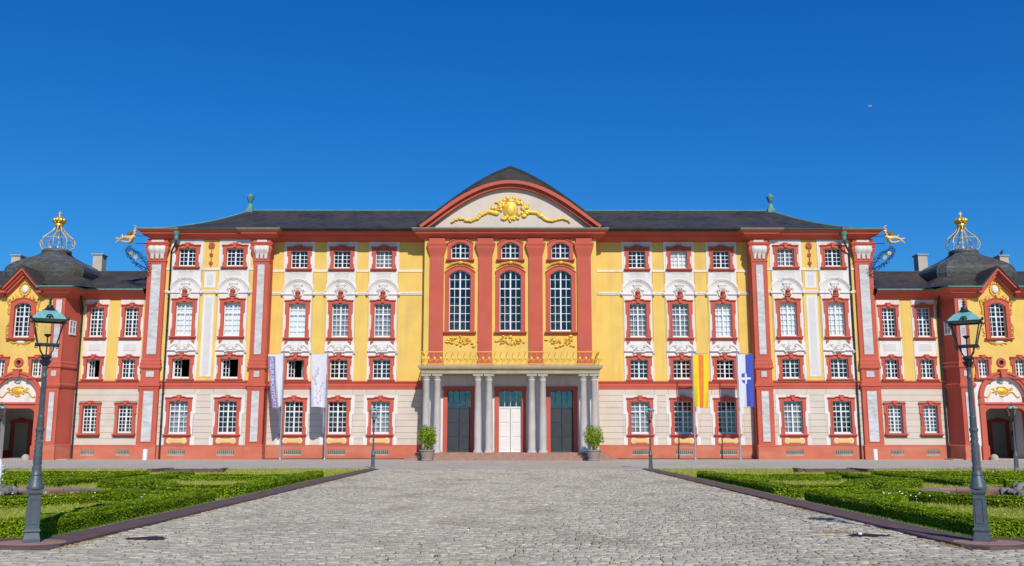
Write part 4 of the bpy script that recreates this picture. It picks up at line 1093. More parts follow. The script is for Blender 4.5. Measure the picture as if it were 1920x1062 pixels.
# ------------------------------------------------------------------ centre piece
CA = (-4.0, 0.0, 4.0)
WK['hall'] = dict(w=1.75, h=4.9, shut=sash_mesh(1.75, 4.9, 4, (5, 2), 3.4, .45), surround=surround_mesh(1.75, 4.9, .30, True, .3, True, .45), sill=sill_mesh(1.75, .30), glass=sheet_mesh('glass', 1.65, 4.9, M['glass'], .035), blind=None, cur=None)
WK['attic'] = dict(w=1.5, h=1.35, shut=sash_mesh(1.5, 1.35, 4, (3,), None, .35), surround=surround_mesh(1.5, 1.35, .26, True, .2, True, .35), sill=sill_mesh(1.5, .26), glass=sheet_mesh('glass', 1.4, 1.35, M['glass'], .035), blind=None, cur=None)
hs = [hole('hall', x, 9.95) for x in CA] + [hole('attic', x, 15.75) for x in CA]
b = MB(); b.wall(-XC, XC, 7.0, ZC0 + .3, hs, YC, .5); b.box(-XC, -XC + .02, YC + .002, YM, 0, ZC0); b.box(XC - .02, XC, YC + .002, YM, 0, ZC0); pb(b, 'centre_wall', M['yellow'])
DH = [(x - 1.05, x + 1.05, .55, 5.3) for x in CA]
b = MB(); b.wall(-XC, XC, 0, 7.0, DH, YC, .5); pb(b, 'centre_ground_wall', M['white'])
for x in CA:
    pwindow('hall', x, YC, 9.95); pwindow('attic', x, YC, 15.75)
    b = MB(); y = YC + .35                            # glazed double doors, the middle pair coloured pale
    pale = (x == 0)
    for q in (-1, 1):
        b.box(min(q * .02, q * 1.03) + x, max(q * .02, q * 1.03) + x, y, y + .08, .56, 3.9)
        for z0, z1 in ((.75, 1.6), (1.75, 2.7), (2.85, 3.75)):
            b.box(min(q * .18, q * .88) + x, max(q * .18, q * .88) + x, y - .03, y, z0, z1)
    b.box(x - 1.05, x + 1.05, y - .04, y + .1, 3.9, 4.05)
    for k in range(5): b.box(x - .9 + k * .45 - .02, x - .9 + k * .45 + .02, y + .02, y + .05, 4.05, 5.3)
    dr = pb(b, 'entrance_door', M['innerwhite'] if pale else M['doordark'])
    b = MB(); b.box(x - 1.04, x + 1.04, y + .06, y + .07, 4.05, 5.3); b.build('fanlight', M['glass'], dr)
    b = MB()
    for s in (-1, 1): b.box(x + s * 1.05 - .16, x + s * 1.05 + .16, YC - .12, YC + .04, .55, 5.28)
    b.box(x - 1.26, x + 1.26, YC - .14, YC + .04, 5.28, 5.6); pb(b, 'door_surround', M['red'])
    b = MB()                                         # gilded stucco trophies under and over the hall windows
    rr = random.Random(int(x * 3) + 40)
    for k in range(26): b.blob((x + rr.gauss(0, .5), YC - .06, 9.1 + rr.gauss(0, .22)), (rr.uniform(.06, .2), .08, rr.uniform(.05, .14)), 7, 5)
    for s in (-1, 1): b.tube(vol(x + s * .62, 9.15, .26, s, 1.4, 16, YC - .08), .05, 6); b.tube([(x + s * 1.1, YC - .05, 15.0), (x + s * .7, YC - .12, 15.32), (x + s * .2, YC - .12, 15.45)], [.05, .10, .08], 6)
    b.blob((x, YC - .1, 15.45), (.3, .12, .16)); kind(pb(b, 'gilded_trophy', M['goldpaint'], True), 'stuff')
for cx in (-5.85, -2.0, 2.0, 5.85):
    root = None
    b = MB(); b.box(cx - .55, cx + .55, YC - .2, YC + .01, 7.0, 16.9); root = pb(b, 'pilaster', M['red'])
    pth = [(cx - .55, YC + .1), (cx - .55, YC - .2), (cx + .55, YC - .2), (cx + .55, YC + .1)]
    b = MB(); b.sweep(pth, [(0, 15.9), (.05, 16.1), (.18, 16.55), (.2, 16.75), (.25, 16.85), (.25, 17.0), (.08, 17.02), (.08, ZC0 + .02)]); b.build('capital', M['red'], root)
    b = MB(); b.sweep(pth, [(.14, 7.0), (.14, 7.3), (.04, 7.45), (.04, 7.7), (0, 7.75)]); b.build('base_moulding', M['red'], root)
    # columns that carry the balcony
    for dx in (-.42, .42):
        b = MB(); b.lathe([(.36, .5), (.36, .62), (.30, .72), (.27, .8), (.28, 2.6), (.235, 5.9), (.27, 5.95), (.24, 6.05), (.36, 6.3)], (cx * 1.02 + dx, 71.35, 0), 20); b.box(cx * 1.02 + dx - .38, cx * 1.02 + dx + .38, 70.97, 71.73, 6.3, 6.45); b.box(cx * 1.02 + dx - .4, cx * 1.02 + dx + .4, 70.95, 71.75, .3, .52)
        pb(b, 'column', M['columnstone'], True)
b = MB(); b.sweep([(-6.75, YC - .02), (-6.75, 70.9), (6.75, 70.9), (6.75, YC - .02)], [(-.2, 6.45), (.0, 6.45), (.02, 6.7), (.2, 6.82), (.25, 6.95), (.25, 7.08), (-.4, 7.1)]); b.box(-6.7, 6.7, 70.95, YC - .03, 6.46, 7.05); balc = pb(b, 'balcony', M['balcony'])
b = MB()
for x in [i * .46 - 6.67 for i in range(30)]:
    b.tube([(x, 70.85, 7.1), (x + .12, 70.85, 7.4), (x - .12, 70.85, 7.75), (x, 70.85, 8.05)], .03, 5)
    b.tube(vol(x + .2, 7.45, .13, 1, 1.2, 10, 70.85), .025, 4); b.blob((x, 70.83, 7.6), (.09, .04, .14), 6, 4)
for z in (7.14, 8.07): b.box(-6.75, 6.75, 70.82, 70.88, z, z + .06)
for s in (-1, 1):
    for z in (7.14, 8.07): b.box(s * 6.75 - .03, s * 6.75 + .03, 70.9, YC - .02, z, z + .06)
    for k in range(5): b.box(s * 6.75 - .02, s * 6.75 + .02, 71.2 + k * .45, 71.24 + k * .45, 7.2, 8.07)
kind(b.build('gilded_railing', M['goldpaint'], balc, True), 'stuff')
for k in range(3):
    b = MB(); e = .35 * (2 - k); b.box(-7.1 - e, 7.1 + e, 70.4 - e, YC - .01 - .003 * k, -.1 if k == 0 else .183 * k - .02, .183 * (k + 1)); pb(b, 'entrance_step', M['sandpink'])
# segmental pediment with gilded arms and its slate hood
n = 28; arcv = [(-6.9 + 13.8 * i / n) for i in range(n + 1)]
zt = lambda x: ZC1 + 3.75 * max(0.0, math.cos(math.pi / 2 * x / 7.05)) ** 1.05
b = MB(); b.prism([(x, zt(x)) for x in arcv] + [(6.9, ZC1 - .1), (-6.9, ZC1 - .1)], YC - .05, YC + .4); ped = pb(b, 'pediment', M['cream'])
b = MB(); lo = [(x * 1.03, zt(x)) for x in arcv]; b.strip([(x * .985, z - .28) for x, z in lo], lo, YC - .45, YC + .3); b.strip(lo, [(x * 1.03, z + .26) for x, z in lo], YC - .75, YC + .3); b.build('raking_cornice', M['red'], ped)
b = MB(); rr = random.Random(12)
for k in range(60): 
    a = rr.random() * 6.28; q = .5 + .5 * rr.random(); b.blob((1.5 * q * math.cos(a), YC - .1, 19.75 + 1.0 * q * math.sin(a)), (rr.uniform(.1, .26), .1, rr.uniform(.08, .22)), 7, 5)
b.blob((0, YC - .08, 19.75), (.62, .14, .78), 12, 8); b.blob((0, YC - .16, 19.72), (.4, .1, .5), 12, 8)
for s in (-1, 1):
    for k in range(26):
        t = k / 25; b.blob((s * (1.3 + 3.4 * t), YC - .1, 19.5 - .85 * t + .22 * math.sin(t * 9) + rr.uniform(-.05, .05)), (.24 - .12 * t, .12, .2 - .11 * t), 7, 5)
kind(b.build('gilded_arms', M['goldpaint'], ped, True), 'stuff')
b = MB(); up = [(x * 1.08, zt(x) + .27 + 1.15 * max(0, 1 - abs(x) / 6.9) ** 2.2) for x in arcv]
for i in range(n):
    (x0, z0), (x1, z1) = up[i], up[i + 1]
    b.add([(x0, YC - .8, z0), (x1, YC - .8, z1), (x1, 84, z1), (x0, 84, z0)], [(0, 1, 2, 3)])
    b.add([(x0, YC - .8, z0), (x1, YC - .8, z1), (x1 * .98, YC - .74, z1 - .16), (x0 * .98, YC - .74, z0 - .16)], [(0, 1, 2, 3)])
    q0 = (lo[i][0] * 1.03, lo[i][1] + .27); q1 = (lo[i + 1][0] * 1.03, lo[i + 1][1] + .27)
    b.add([(x0 * .98, YC - .72, z0 - .16), (x1 * .98, YC - .72, z1 - .16), (q1[0], YC - .70, q1[1] - .06), (q0[0], YC - .70, q0[1] - .06)], [(0, 1, 2, 3)])
b.build('pediment_roof', M['slate'], ped)

# ================================================================== SIDE WINGS
YW = 73.7
WAX = (32.85, 30.08)
for s in (-1, 1):
    mm = 1 if s < 0 else -1
    wing = thing('palace_wing', 'lower yellow and white palace wing %s' % ('with one casement standing open' if s < 0 else 'with all casements shut'), 'palace wing', (s * 31.2, YW, 0), 'low wings beside the main block')
    O = -Vector(wing.location)
    def wb(mb, nm, m, smooth=False, parent=None):
        o = mb.build(nm, m, parent or wing, smooth)
        if o and parent is None: o.location = O
        return o
    def front(X0, X1, WAX, near):
        hs = []
        for a in WAX: hs += [hole('wpiano', -a, 9.56), hole('wmezz', -a, 6.26), hole('wground', -a, 2.03)]
        b = MB(mm); b.wall(X0, X1, ZB1 - .3, 13.0, hs, YW, .4); wb(b, 'upper_wall', M['yellow'])
        b = MB(mm); b.wall(X0, X1, ZP, ZB0 + .3, hs, YW, .4); wb(b, 'ground_floor_wall', M['joint'])
        b = MB(mm); b.wall(X0, X1, -.1, ZP, [(-a - .52, -a + .52, .31, .72) for a in WAX], YW - .06, .3); b.box(X0, X1, YW - .085, YW - .001, ZP - .06, ZP + .03); wb(b, 'plinth', M['redlow'])
        for a in WAX:
            g_ = grille(wing, 0, 0, 1.04); g_.location = (s * a + O.x, YW - .06 + O.y, 0)
        b = MB(mm); b.xprism([(YW, ZB0), (YW - .07, ZB0), (YW - .07, ZB0 + .2), (YW - .10, ZB0 + .24), (YW - .10, ZB1 - .14), (YW - .18, ZB1 - .06), (YW - .18, ZB1), (YW, ZB1 + .04)], X0, X1); wb(b, 'belt_course', M['red'])
        n = 9
        segs = [(X0, -WAX[0] - .84)] + [(-p_ + .84, -q_ - .84) for p_, q_ in zip(WAX[:-1], WAX[1:])] + [(-WAX[-1] + .84, X1)]
        for k in range(n):
            z0 = ZP + .03 + (ZB0 - ZP - .03) * k / n; z1 = ZP + .03 + (ZB0 - ZP - .03) * (k + 1) / n
            if z1 < 1.75 or z0 > 4.44: row_segs = [(X0, X1)]
            else: row_segs = segs
            for (a0, a1) in row_segs:
                if a1 - a0 < .08: continue
                b = MB(mm); b.prism([(a0 + .008, z0 + .010), (a1 - .008, z0 + .010), (a1 - .008, z1 - .010), (a0 + .008, z1 - .010)], YW - random.uniform(.028, .034), YW); wb(b, 'ashlar_block', M['cream'])
        for i, a in enumerate(WAX):
            p = YW - .05
            b = MB(mm); hw = .93
            b.wall(-a - hw, -a + hw, ZB1 + .02, 12.62, [hole('wpiano', -a, 9.56), hole('wmezz', -a, 6.26)], p, .051)
            for sg in (-1, 1): e = -a + sg * hw; b.add([(e, p, ZB1), (e, YW, ZB1), (e, YW, 12.62), (e, p, 12.62)], [(0, 1, 2, 3)])
            for sg in (-1, 1): e = -a + sg * (hw - .07); b.box(min(e, e - sg * .04), max(e, e - sg * .04), p - .025, p, ZB1 + .1, 12.5)
            wb(b, 'window_bay', M['white'])
            b = MB(mm); b.box(-a - .52, -a + .52, p - .03, p, 8.44, 9.02); b.cur = 1; b.box(-a - .45, -a + .45, p - .036, p - .029, 8.5, 8.96); wb(b, 'panel', [M['white'], M['pale']])
            W = lambda kd, z, **k: window(kd, wing, s * a + O.x, YW + O.y, z, **k)
            W('wpiano', 9.56); W('wmezz', 6.26, mode='ajar' if (s < 0 and i == 0 and near) else 'shut', label='upper window with its casement open' if (s < 0 and i == 0 and near) else None)
            W('wground', 2.03, back='curtain' if s > 0 else None)
        b = MB(mm); b.box(X0 + .1, X1 - .02, 75.5, 75.55, 0, 13)
        for z in (-.05, ZB0 + .3, 8.7, 12.7): b.box(X0 + .1, X1 - .02, 74.2, 75.49, z, z + .1)
        for x in (X0 + .1, -WAX[0] + 1.35, X1 - .06): b.box(x, x + .04, 74.2, 75.49, .1, 12.6)
        wb(b, 'interior', M['room'])
        prof = [(0, 12.48), (.04, 12.5), (.12, 12.56), (.44, 12.80), (.47, 12.81), (.47, 12.84), (.70, 13.0), (.86, 13.14), (.88, 13.2), (0, 13.22)]
        b = MB(mm); b.sweep([(X0, YW), (X1, YW)], prof); wb(b, 'cornice', M['red'])
        b = MB(mm); b.sweep([(X0, YW), (X1, YW)], [(.85, 13.17), (.93, 13.17), (.95, 13.27), (.89, 13.27), (.84, 13.2)]); wb(b, 'gutter', M['copper'])
    front(-34.2, -29.0, WAX, True)
    front(-52.0, -41.9, (50.2, 47.2, 44.2), False)
    b = MB(mm); b.box(-52, -51.7, YW + .41, 84.5, -.1, 13.1); b.box(-51.7, -29.2, 84.2, 84.5, -.1, 13.1); wb(b, 'back_walls', M['yellow'])
    # roof runs on behind the gate pavilion
    ey, ez, ry, rz2 = YW - .92, 13.24, 79.0, 15.72
    b = MB(mm); rows = []
    for i in range(6):
        t = i / 5; z = ez + (rz2 - ez) * (.72 * t + .28 * t * t); rows.append((ey + (ry - ey) * t, z))
    for i in range(6, 8): rows.append((ry + (85 - ry) * (i - 5) / 2, rz2 - (rz2 - ez) * (i - 5) / 2))
    for i in range(len(rows) - 1): b.add([(-52, *rows[i]), (-28.9, *rows[i]), (-28.9, *rows[i + 1]), (-52, *rows[i + 1])], [(0, 1, 2, 3)])
    rf = wb(b, 'roof', M['slate2'])
    b = MB(mm); b.tube([(-52, ry, rz2 + .02), (-28.9, ry, rz2 + .02)], .06, 5); b.build('ridge', M['lead'], rf)
    if s > 0:
        b = MB(mm); b.box(-34.1, -29.1, 73.35, 73.38, 13.62, 13.64); b.box(-34.1, -29.1, 73.35, 73.38, 13.40, 13.42)
        for k in range(42): b.box(-34.1 + k * .12, -34.07 + k * .12, 73.35, 73.37, 13.36, 13.66)
        b.build('snow_guard', M['slate2'], rf)
    for (cx, cy, w) in ((-35.8, 80.0, .8), (-44.5, 83.0, .78)):
        b = MB(mm); b.box(cx - w / 2, cx + w / 2, cy - .45, cy + .45, 13.5, 17.25 if cx > -40 else 17.75); ch = b.build('chimney', M['chim'], rf)
        zt_ = 17.25 if cx > -40 else 17.75
        b = MB(mm); b.box(cx - w / 2 - .05, cx + w / 2 + .05, cy - .5, cy + .5, zt_, zt_ + .07); b.box(cx - w / 2 - .10, cx + w / 2 + .10, cy - .56, cy + .56, zt_ + .071, zt_ + .15); b.build('chimney_cap', M['chim'], ch)
    rainpipe(mm, -34.0, YW, 12.75, .10, wing, hopper=False)

# ================================================================== GATE PAVILIONS
GX, YG = -37.85, 72.0
MOULDS = (('plinth_moulding', [(0, -.1), (.07, -.1), (.07, ZP - .06), (.1, ZP), (0, ZP + .05)]), ('belt_moulding', [(0, ZB0 - .06), (.06, ZB0), (.14, ZB0 + .16), (.14, ZB0 + .3), (.05, ZB0 + .36), (.05, ZB1), (0, ZB1)]), ('base_moulding', [(0, 6.95), (.1, 7.0), (.12, 7.12), (.05, 7.2), (.07, 7.4), (0, 7.5)]))
def gold_scrolls(b, x, z, n, sx_, sz, y, seed):
    rr = random.Random(seed)
    for k in range(n):
        b.blob((x + rr.gauss(0, sx_), y, z + rr.gauss(0, sz)), (rr.uniform(.03, .09), .05, rr.uniform(.03, .08)), 6, 4)
for s in (-1, 1):
    mm = 1 if s < 0 else -1
    pav = thing('gate_pavilion', 'yellow and red gate pavilion with bell roof and golden crown, %s' % ('banner side' if s < 0 else 'yellow flag side'), 'gate pavilion', (s * 37.85, YG, 0), 'gate pavilions with crowned bell roofs')
    O = -Vector(pav.location)
    def gb(mb, nm, m, smooth=False, parent=None):
        o = mb.build(nm, m, parent or pav, smooth)
        if o and parent is None: o.location = O
        return o
    def H(kd, dx, z): return hole(kd, GX + dx, z)
    gate = (GX - 1.6, GX + 1.6, -.2, 6.32)
    up = [H('gate', 0, 9.34), H('gsmall', -1.43, 6.27), H('gsmall', 1.43, 6.27), (GX - .17, GX + .17, 7.2, 7.54), gate]
    b = MB(mm); b.wall(GX - 2.3, GX + 2.3, 5.9, 12.5, up, YG, .4)
    b.prism([(GX - 1.5, 12.5), (GX + 1.5, 12.5), (GX + 1.5, 12.86), (GX, 14.55), (GX - 1.5, 12.86)], YG, YG + .3)
    # arched head of the upper window
    k = 12; q = [(-.68 + 1.36 * i / k) for i in range(k + 1)]
    b.strip([(GX + x, 9.34 + 2.72 - .30 * (x / .68) ** 2) for x in q], [(GX + x, 12.07) for x in q], YG + .002, YG + .4)
    gb(b, 'upper_wall', M['yellow'])
    b = MB(mm); b.wall(GX - 2.3, GX + 2.3, -.1, 5.9, [gate], YG, 1.74)
    k = 20; A = arc(GX, 4.72, 1.6, 0, math.pi, k)
    for i in range(k):
        (x0, z0), (x1, z1) = A[i], A[i + 1]
        b.prism([(x0, z0), (x1, z1), (x1, 6.325), (x0, 6.325)], YG + .001, YG + .55)
    gb(b, 'gate_wall', M['white'])
    # arch band, imposts, jambs, lintel
    b = MB(mm); b.strip(arc(GX, 4.72, 1.585, 0, math.pi, 24), arc(GX, 4.72, 1.80, 0, math.pi, 24), YG - .16, YG + .1)
    b.strip(arc(GX, 4.72, 1.80, 0, math.pi, 24), arc(GX, 4.72, 1.97, 0, math.pi, 24), YG - .24, YG + .0)
    arch = gb(b, 'gate_arch', M['red'])
    b = MB(mm); b.prism([(GX - .2, 6.22), (GX + .2, 6.22), (GX + .27, 6.78), (GX - .27, 6.78)], YG - .36, YG); b.box(GX - .31, GX + .31, YG - .40, YG, 6.78, 6.86); b.build('keystone', M['red'], arch)
    b = MB(mm)
    for q in (-1, 1):
        a0, a1 = sorted((GX + q * 1.56, GX + q * 1.96)); b.box(a0, a1, YG - .15, YG + .56, ZP, 4.72)
        b.box(a0 - .03, a1 + .03, YG - .2, YG + .57, 4.2, 4.34)
        a0, a1 = sorted((GX + q * 1.5, GX + q * 2.02)); b.box(a0, a1, YG - .22, YG + .57, -.1, ZP)
        c = (GX + q * 1.57, 3.87)                    # rounded shoulders of the opening
        pts = [c] + [(c[0] - q * .55 * (1 - math.cos(t)), c[1] - .55 * (1 - math.sin(t))) for t in [i * math.pi / 2 / 8 for i in range(9)]]
        b.prism(pts, YG - .05, YG + .5)
    b.box(GX - 1.56, GX + 1.56, YG - .06, YG + .5, 3.87, 4.18); b.box(GX - 1.585, GX + 1.585, YG - .17, YG + .5, 4.18, 4.33)
    gb(b, 'gate_jambs', M['red'])
    b = MB(mm); b.prism(arc(GX, 4.72, 1.6, 0, math.pi, 24) + [(GX - 1.6, 4.33), (GX + 1.6, 4.33)], YG + .22, YG + .4)
    tym = gb(b, 'tympanum', M['white'])
    b = MB(mm); rr = random.Random(9)
    b.blob((GX, YG + .2, 5.2), (.46, .09, .27), 14, 7); b.blob((GX, YG + .15, 5.2), (.26, .07, .16), 12, 6)
    for kk in range(40):
        a = rr.random() * 6.283; b.blob((GX + .54 * math.cos(a) * rr.uniform(.85, 1.08), YG + .17, 5.18 + .35 * math.sin(a) * rr.uniform(.85, 1.1)), (rr.uniform(.05, .12), .06, rr.uniform(.035, .08)), 7, 4)
    for q in (-1, 1):
        for kk in range(15):
            t = kk / 14; b.blob((GX + q * (.62 + .72 * t), YG + .17, 5.14 - .36 * t ** .8 + .12 * math.sin(t * 6.3) + rr.uniform(-.02, .02)), (.085 - .045 * t, .06, .07 - .035 * t), 7, 4)
        b.tube([(GX + q * (.72 + .1 * math.cos(t)), YG + .16, 5.34 + .09 * math.sin(t)) for t in [i * .6 for i in range(9)]], .035, 5)
    kind(b.build('gilded_cartouche', M['goldpaint'], tym, True), 'stuff')
    b = MB(mm); b.prism([(GX - .2, 5.98), (GX + .2, 5.98), (GX + .12, 5.84), (GX - .12, 5.84)], YG + .05, YG + .23); b.build('stone_bracket', M['pale'], tym)
    # windows
    w_ = window('gate', pav, s * abs(GX) + O.x, 0, 9.34); 
    for dx in (-1.43, 1.43): window('gsmall', pav, s * abs(GX) + O.x + dx, 0, 6.27)
    b = MB(mm); b.strip(arc(GX, 7.37, .18, 0, 2 * math.pi, 20), arc(GX, 7.37, .33, 0, 2 * math.pi, 20), YG - .10, YG + .03); b.strip(arc(GX, 7.37, .33, 0, 2 * math.pi, 20), arc(GX, 7.37, .37, 0, 2 * math.pi, 20), YG - .06, YG + .03); oc = gb(b, 'oculus', M['red'])
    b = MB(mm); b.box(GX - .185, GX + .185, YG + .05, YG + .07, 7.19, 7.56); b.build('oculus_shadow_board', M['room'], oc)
    b = MB(mm)
    for q in (-1, 1):
        for z, amp in ((12.15, 1), (11.85, 1), (11.5, .9), (11.2, .7), (10.3, .6), (9.95, .7), (9.6, .7)): gold_scrolls(b, GX + q * 1.13, z, 5, .07 * amp, .1, YG - .05, int(z * 10) + q)
        b.tube([(GX + q * 1.05, YG - .06, 12.3), (GX + q * 1.25, YG - .06, 12.2), (GX + q * 1.18, YG - .06, 11.8), (GX + q * 1.1, YG - .05, 11.3)], [.06, .07, .05, .02], 5)
        b.tube(vol(GX + q * .65, 9.0, .15, q, 1.2, 12, YG - .06), .035, 5); b.tube([(GX + q * .3, YG - .06, 8.93), (GX + q * .55, YG - .08, 8.86), (GX + q * .8, YG - .06, 9.0)], .045, 5)
    for kk in range(30):
        a = kk * .42; b.blob((GX + .40 * math.cos(a), YG - .06, 13.1 + .48 * math.sin(a)), (.08, .05, .09), 6, 4)
    gold_scrolls(b, GX, 12.55, 18, .45, .07, YG - .16, 3); gold_scrolls(b, GX, 8.8, 10, .3, .06, YG - .05, 8)
    kind(gb(b, 'gilded_window_ornament', M['goldpaint'], True), 'stuff')
    b = MB(mm); b.blob((GX, YG - .05, 13.1), (.25, .09, .32), 12, 8); gb(b, 'white_medallion', M['white'], True)
    b = MB(mm); b.blob((GX, YG - .05, 8.98), (.34, .07, .17), 12, 6); gb(b, 'white_plaque', M['white'], True)
    # pilasters with marble, red concave corners
    for q in (1, -1):
        a0, a1 = sorted((GX + q * 2.3, GX + q * 3.28)); c = (a0 + a1) / 2
        b = MB(mm); b.box(a0, a1, YG - .14, YG + .5, -.1, 12.7); pil = gb(b, 'pilaster', M['red'])
        for z0, z1, w in ((7.75, 12.25, .23), (6.35, 6.75, .2), (1.4, 5.1, .2)):
            b = MB(mm); b.box(c - w, c + w, YG - .152, YG - .138, z0, z1); b.build('marble_panel', M['marble'], pil)
            b = MB(mm)
            for e0, e1 in ((c - w - .04, c - w), (c + w, c + w + .04)): b.box(e0, e1, YG - .175, YG - .14, z0 - .04, z1 + .04)
            b.build('panel_moulding', M['red'], pil)
        pth = [(a0, YG + .3), (a0, YG - .14), (a1, YG - .14), (a1, YG + .3)]
        for nm, pr in MOULDS:
            b = MB(mm); b.sweep(pth, pr); b.build(nm, M['redlow' if nm == 'plinth_moulding' else 'red'], pil)
        # concave quarter between the pilaster and the wing
        x_in = GX + q * 3.28; x_out = GX + q * 3.7
        ln = [(x_in, YG + .02), (x_out, YG + 1.68)]
        b = MB(mm); b.add([(x, y, -.1) for x, y in ln] + [(x, y, 12.75) for x, y in ln], [(0, 1, 3, 2)]); cw = gb(b, 'canted_corner', M['red'], True)
        lnq = ln if q > 0 else list(reversed(ln))
        for nm, pr in MOULDS:
            b = MB(mm); b.sweep(lnq, pr); b.build(nm, M['redlow' if nm == 'plinth_moulding' else 'red'], cw)
        if q > 0:
            b = MB()
            b.box(-.36, .36, -.08, .04, 0, .06)
            for e in (-.33, 0, .33): b.box(e - .03, e + .03, -.05, .04, .06, 1.12)
            for e in (.061, .58, 1.06): b.box(-.30, .30, -.045, .04, e, e + .06)
            b.cur = 1; b.box(-.31, .31, -.02, .03, .07, 1.1); o = b.build('small_window', [M['frame'], M['curtain']], cw)
            o.location = (s * abs(x_in + .42 * .5 + .01), YG + .02 + 1.66 * .5, 9.6); o.rotation_euler = (0, 0, mm * math.atan2(1.66, .42))
    # cornice with the broken bed under the gable
    prof = [(0, 12.40), (.04, 12.42), (.12, 12.5), (.44, 12.74), (.47, 12.75), (.47, 12.78), (.70, 12.95), (.84, 13.08), (.86, 13.15), (-.3, 13.17)]
    ptR = [(GX + 1.42, YG - .02), (GX + 2.25, YG - .02), (GX + 2.25, YG - .16), (GX + 3.3, YG - .16), (GX + 3.32, YG + .02), (GX + 3.7, YG + 1.68)]
    ptL = [(GX - 3.7, YG + 1.68), (GX - 3.32, YG + .02), (GX - 3.3, YG - .16), (GX - 2.25, YG - .16), (GX - 2.25, YG - .02), (GX - 1.42, YG - .02)]
    for pth in (ptR, ptL):
        b = MB(mm); b.sweep(pth, prof); gb(b, 'cornice', M['red'])
        b = MB(mm); b.sweep(pth, [(.83, 13.12), (.91, 13.13), (.93, 13.22), (.87, 13.22), (.82, 13.16)]); gb(b, 'gutter', M['copper'])
    # gable
    b = MB(mm); ap = (GX, 14.72); yf = YG - .78
    for q in (-1, 1):
        ft = (GX + q * 1.62, 12.92)
        d = Vector((ap[0] - ft[0], ap[1] - ft[1])).normalized(); nn = Vector((-d.y, d.x)) * (1 if q > 0 else -1)
        if nn.y > 0: nn = -nn
        def band(o0, o1, ya, yb):
            P = [Vector(ft) + nn * o0, Vector(ap) + Vector((0, -abs(o0) / abs(nn.y) )) if o0 else Vector(ap), Vector(ap) + Vector((0, -abs(o1) / abs(nn.y))), Vector(ft) + nn * o1]
            b.prism([tuple(p) for p in P], ya, yb)
        band(0, .16, yf, YG + .1); band(.16, .30, yf + .22, YG + .1); band(.30, .46, yf + .42, YG + .1)
        b.box(min(ft[0] - q * .02, ft[0] - q * .42), max(ft[0] - q * .02, ft[0] - q * .42), yf, YG, 12.72, 12.86)
    ga = gb(b, 'gable', M['red'])
    b = MB(mm)
    for q in (-1, 1):
        b.add([(GX + q * 1.78, yf - .08, 12.86), (GX, yf - .08, 14.86), (GX, 75.2, 14.86), (GX + q * 1.78, 75.2, 12.86)], [(0, 1, 2, 3)])
        b.add([(GX + q * 1.78, yf - .08, 12.86), (GX, yf - .08, 14.86), (GX, yf - .08, 14.73), (GX + q * 1.68, yf - .08, 12.82)], [(0, 1, 2, 3)])
    b.build('gable_roof', M['slate2'], ga)
    # skirt roof and bell
    dc = (GX, 76.5)
    def ringpts(hx, hy, ch, z): return [(dc[0] + x, dc[1] + y, z) for x, y in ((-hx + ch, -hy), (hx - ch, -hy), (hx, -hy + ch), (hx, hy - ch), (hx - ch, hy), (-hx + ch, hy), (-hx, hy - ch), (-hx, -hy + ch))]
    b = MB(mm)
    rings = [ringpts(5.35, 5.3, .7, 13.2), ringpts(4.6, 4.2, .6, 13.55), ringpts(3.75, 2.9, .5, 14.1), ringpts(3.3, 2.45, .45, 14.45)]
    vs = [p for r in rings for p in r]; b.add(vs, [(i * 8 + k, i * 8 + (k + 1) % 8, (i + 1) * 8 + (k + 1) % 8, (i + 1) * 8 + k) for i in range(len(rings) - 1) for k in range(8) if (i, k) != (0, 0)])
    for q in (0, 1):
        P, Q = rings[0][q], rings[1][q]; gx = dc[0] + (-1.6, 1.6)[q]
        b.add([P, (gx, P[1], P[2]), (gx, Q[1], Q[2]), Q], [(0, 1, 2, 3)])
    gb(b, 'skirt_roof', M['slate2'])
    b = MB(mm); prof = [(1.0, 14.15), (1.07, 14.45), (1.10, 14.85), (1.085, 15.2), (1.02, 15.5), (.92, 15.75), (.78, 15.97), (.63, 16.17), (.51, 16.36), (.42, 16.52), (.35, 16.68), (.315, 16.8)]
    rings = []
    for q, z in prof:
        hx = 2.92 * q; hy = 2.25 * q + (1 - q) * .5; rings.append(ringpts(hx, hy, .5 * q + (1 - q) * .42, z))
    vs = [p for r in rings for p in r]; m = len(rings)
    b.add(vs, [(i * 8 + k, i * 8 + (k + 1) % 8, (i + 1) * 8 + (k + 1) % 8, (i + 1) * 8 + k) for i in range(m - 1) for k in range(8)])
    bell = gb(b, 'bell_roof', M['slate3'], False)
    for k in range(8):
        b = MB(mm); b.tube([tuple(Vector(r[k])) for r in rings], .035, 4); b.build('hip_roll', M['lead'], bell)
    b = MB(mm); b.lathe([(.9, 16.72), (1.06, 16.74), (1.14, 16.82), (1.16, 16.92), (1.13, 17.02), (1.03, 17.08), (.8, 17.1)], (*dc, 0), 20); b.build('lead_ring', M['lead'], bell, True)
    # golden crown cage: part of the pavilion with ribs, hoop and crown
    cr = bpy.data.objects.new('crown_finial', None); COL.objects.link(cr); cr.parent = pav; cr.location = O + Vector((0, 0, -.29))
    for k in range(8):
        a = k * math.pi / 4 + .2; prof = [(.62, 17.42), (.80, 17.36), (1.05, 17.42), (1.28, 17.62), (1.36, 17.92), (1.30, 18.2), (1.10, 18.45), (.80, 18.7), (.50, 18.98), (.32, 19.25), (.27, 19.5)]
        b = MB(mm); b.tube([(dc[0] + r * math.cos(a), dc[1] + r * math.sin(a), z) for r, z in prof], [.03] + [.042] * 10, 6)
        b.tube([(dc[0] + (.62 + .13 * math.cos(t)) * math.cos(a), dc[1] + (.62 + .13 * math.cos(t)) * math.sin(a), 17.54 + .12 * math.sin(t)) for t in [-1.57 - i * .55 for i in range(10)]], .028, 5)
        b.build('rib', M['palegold'], cr, True)
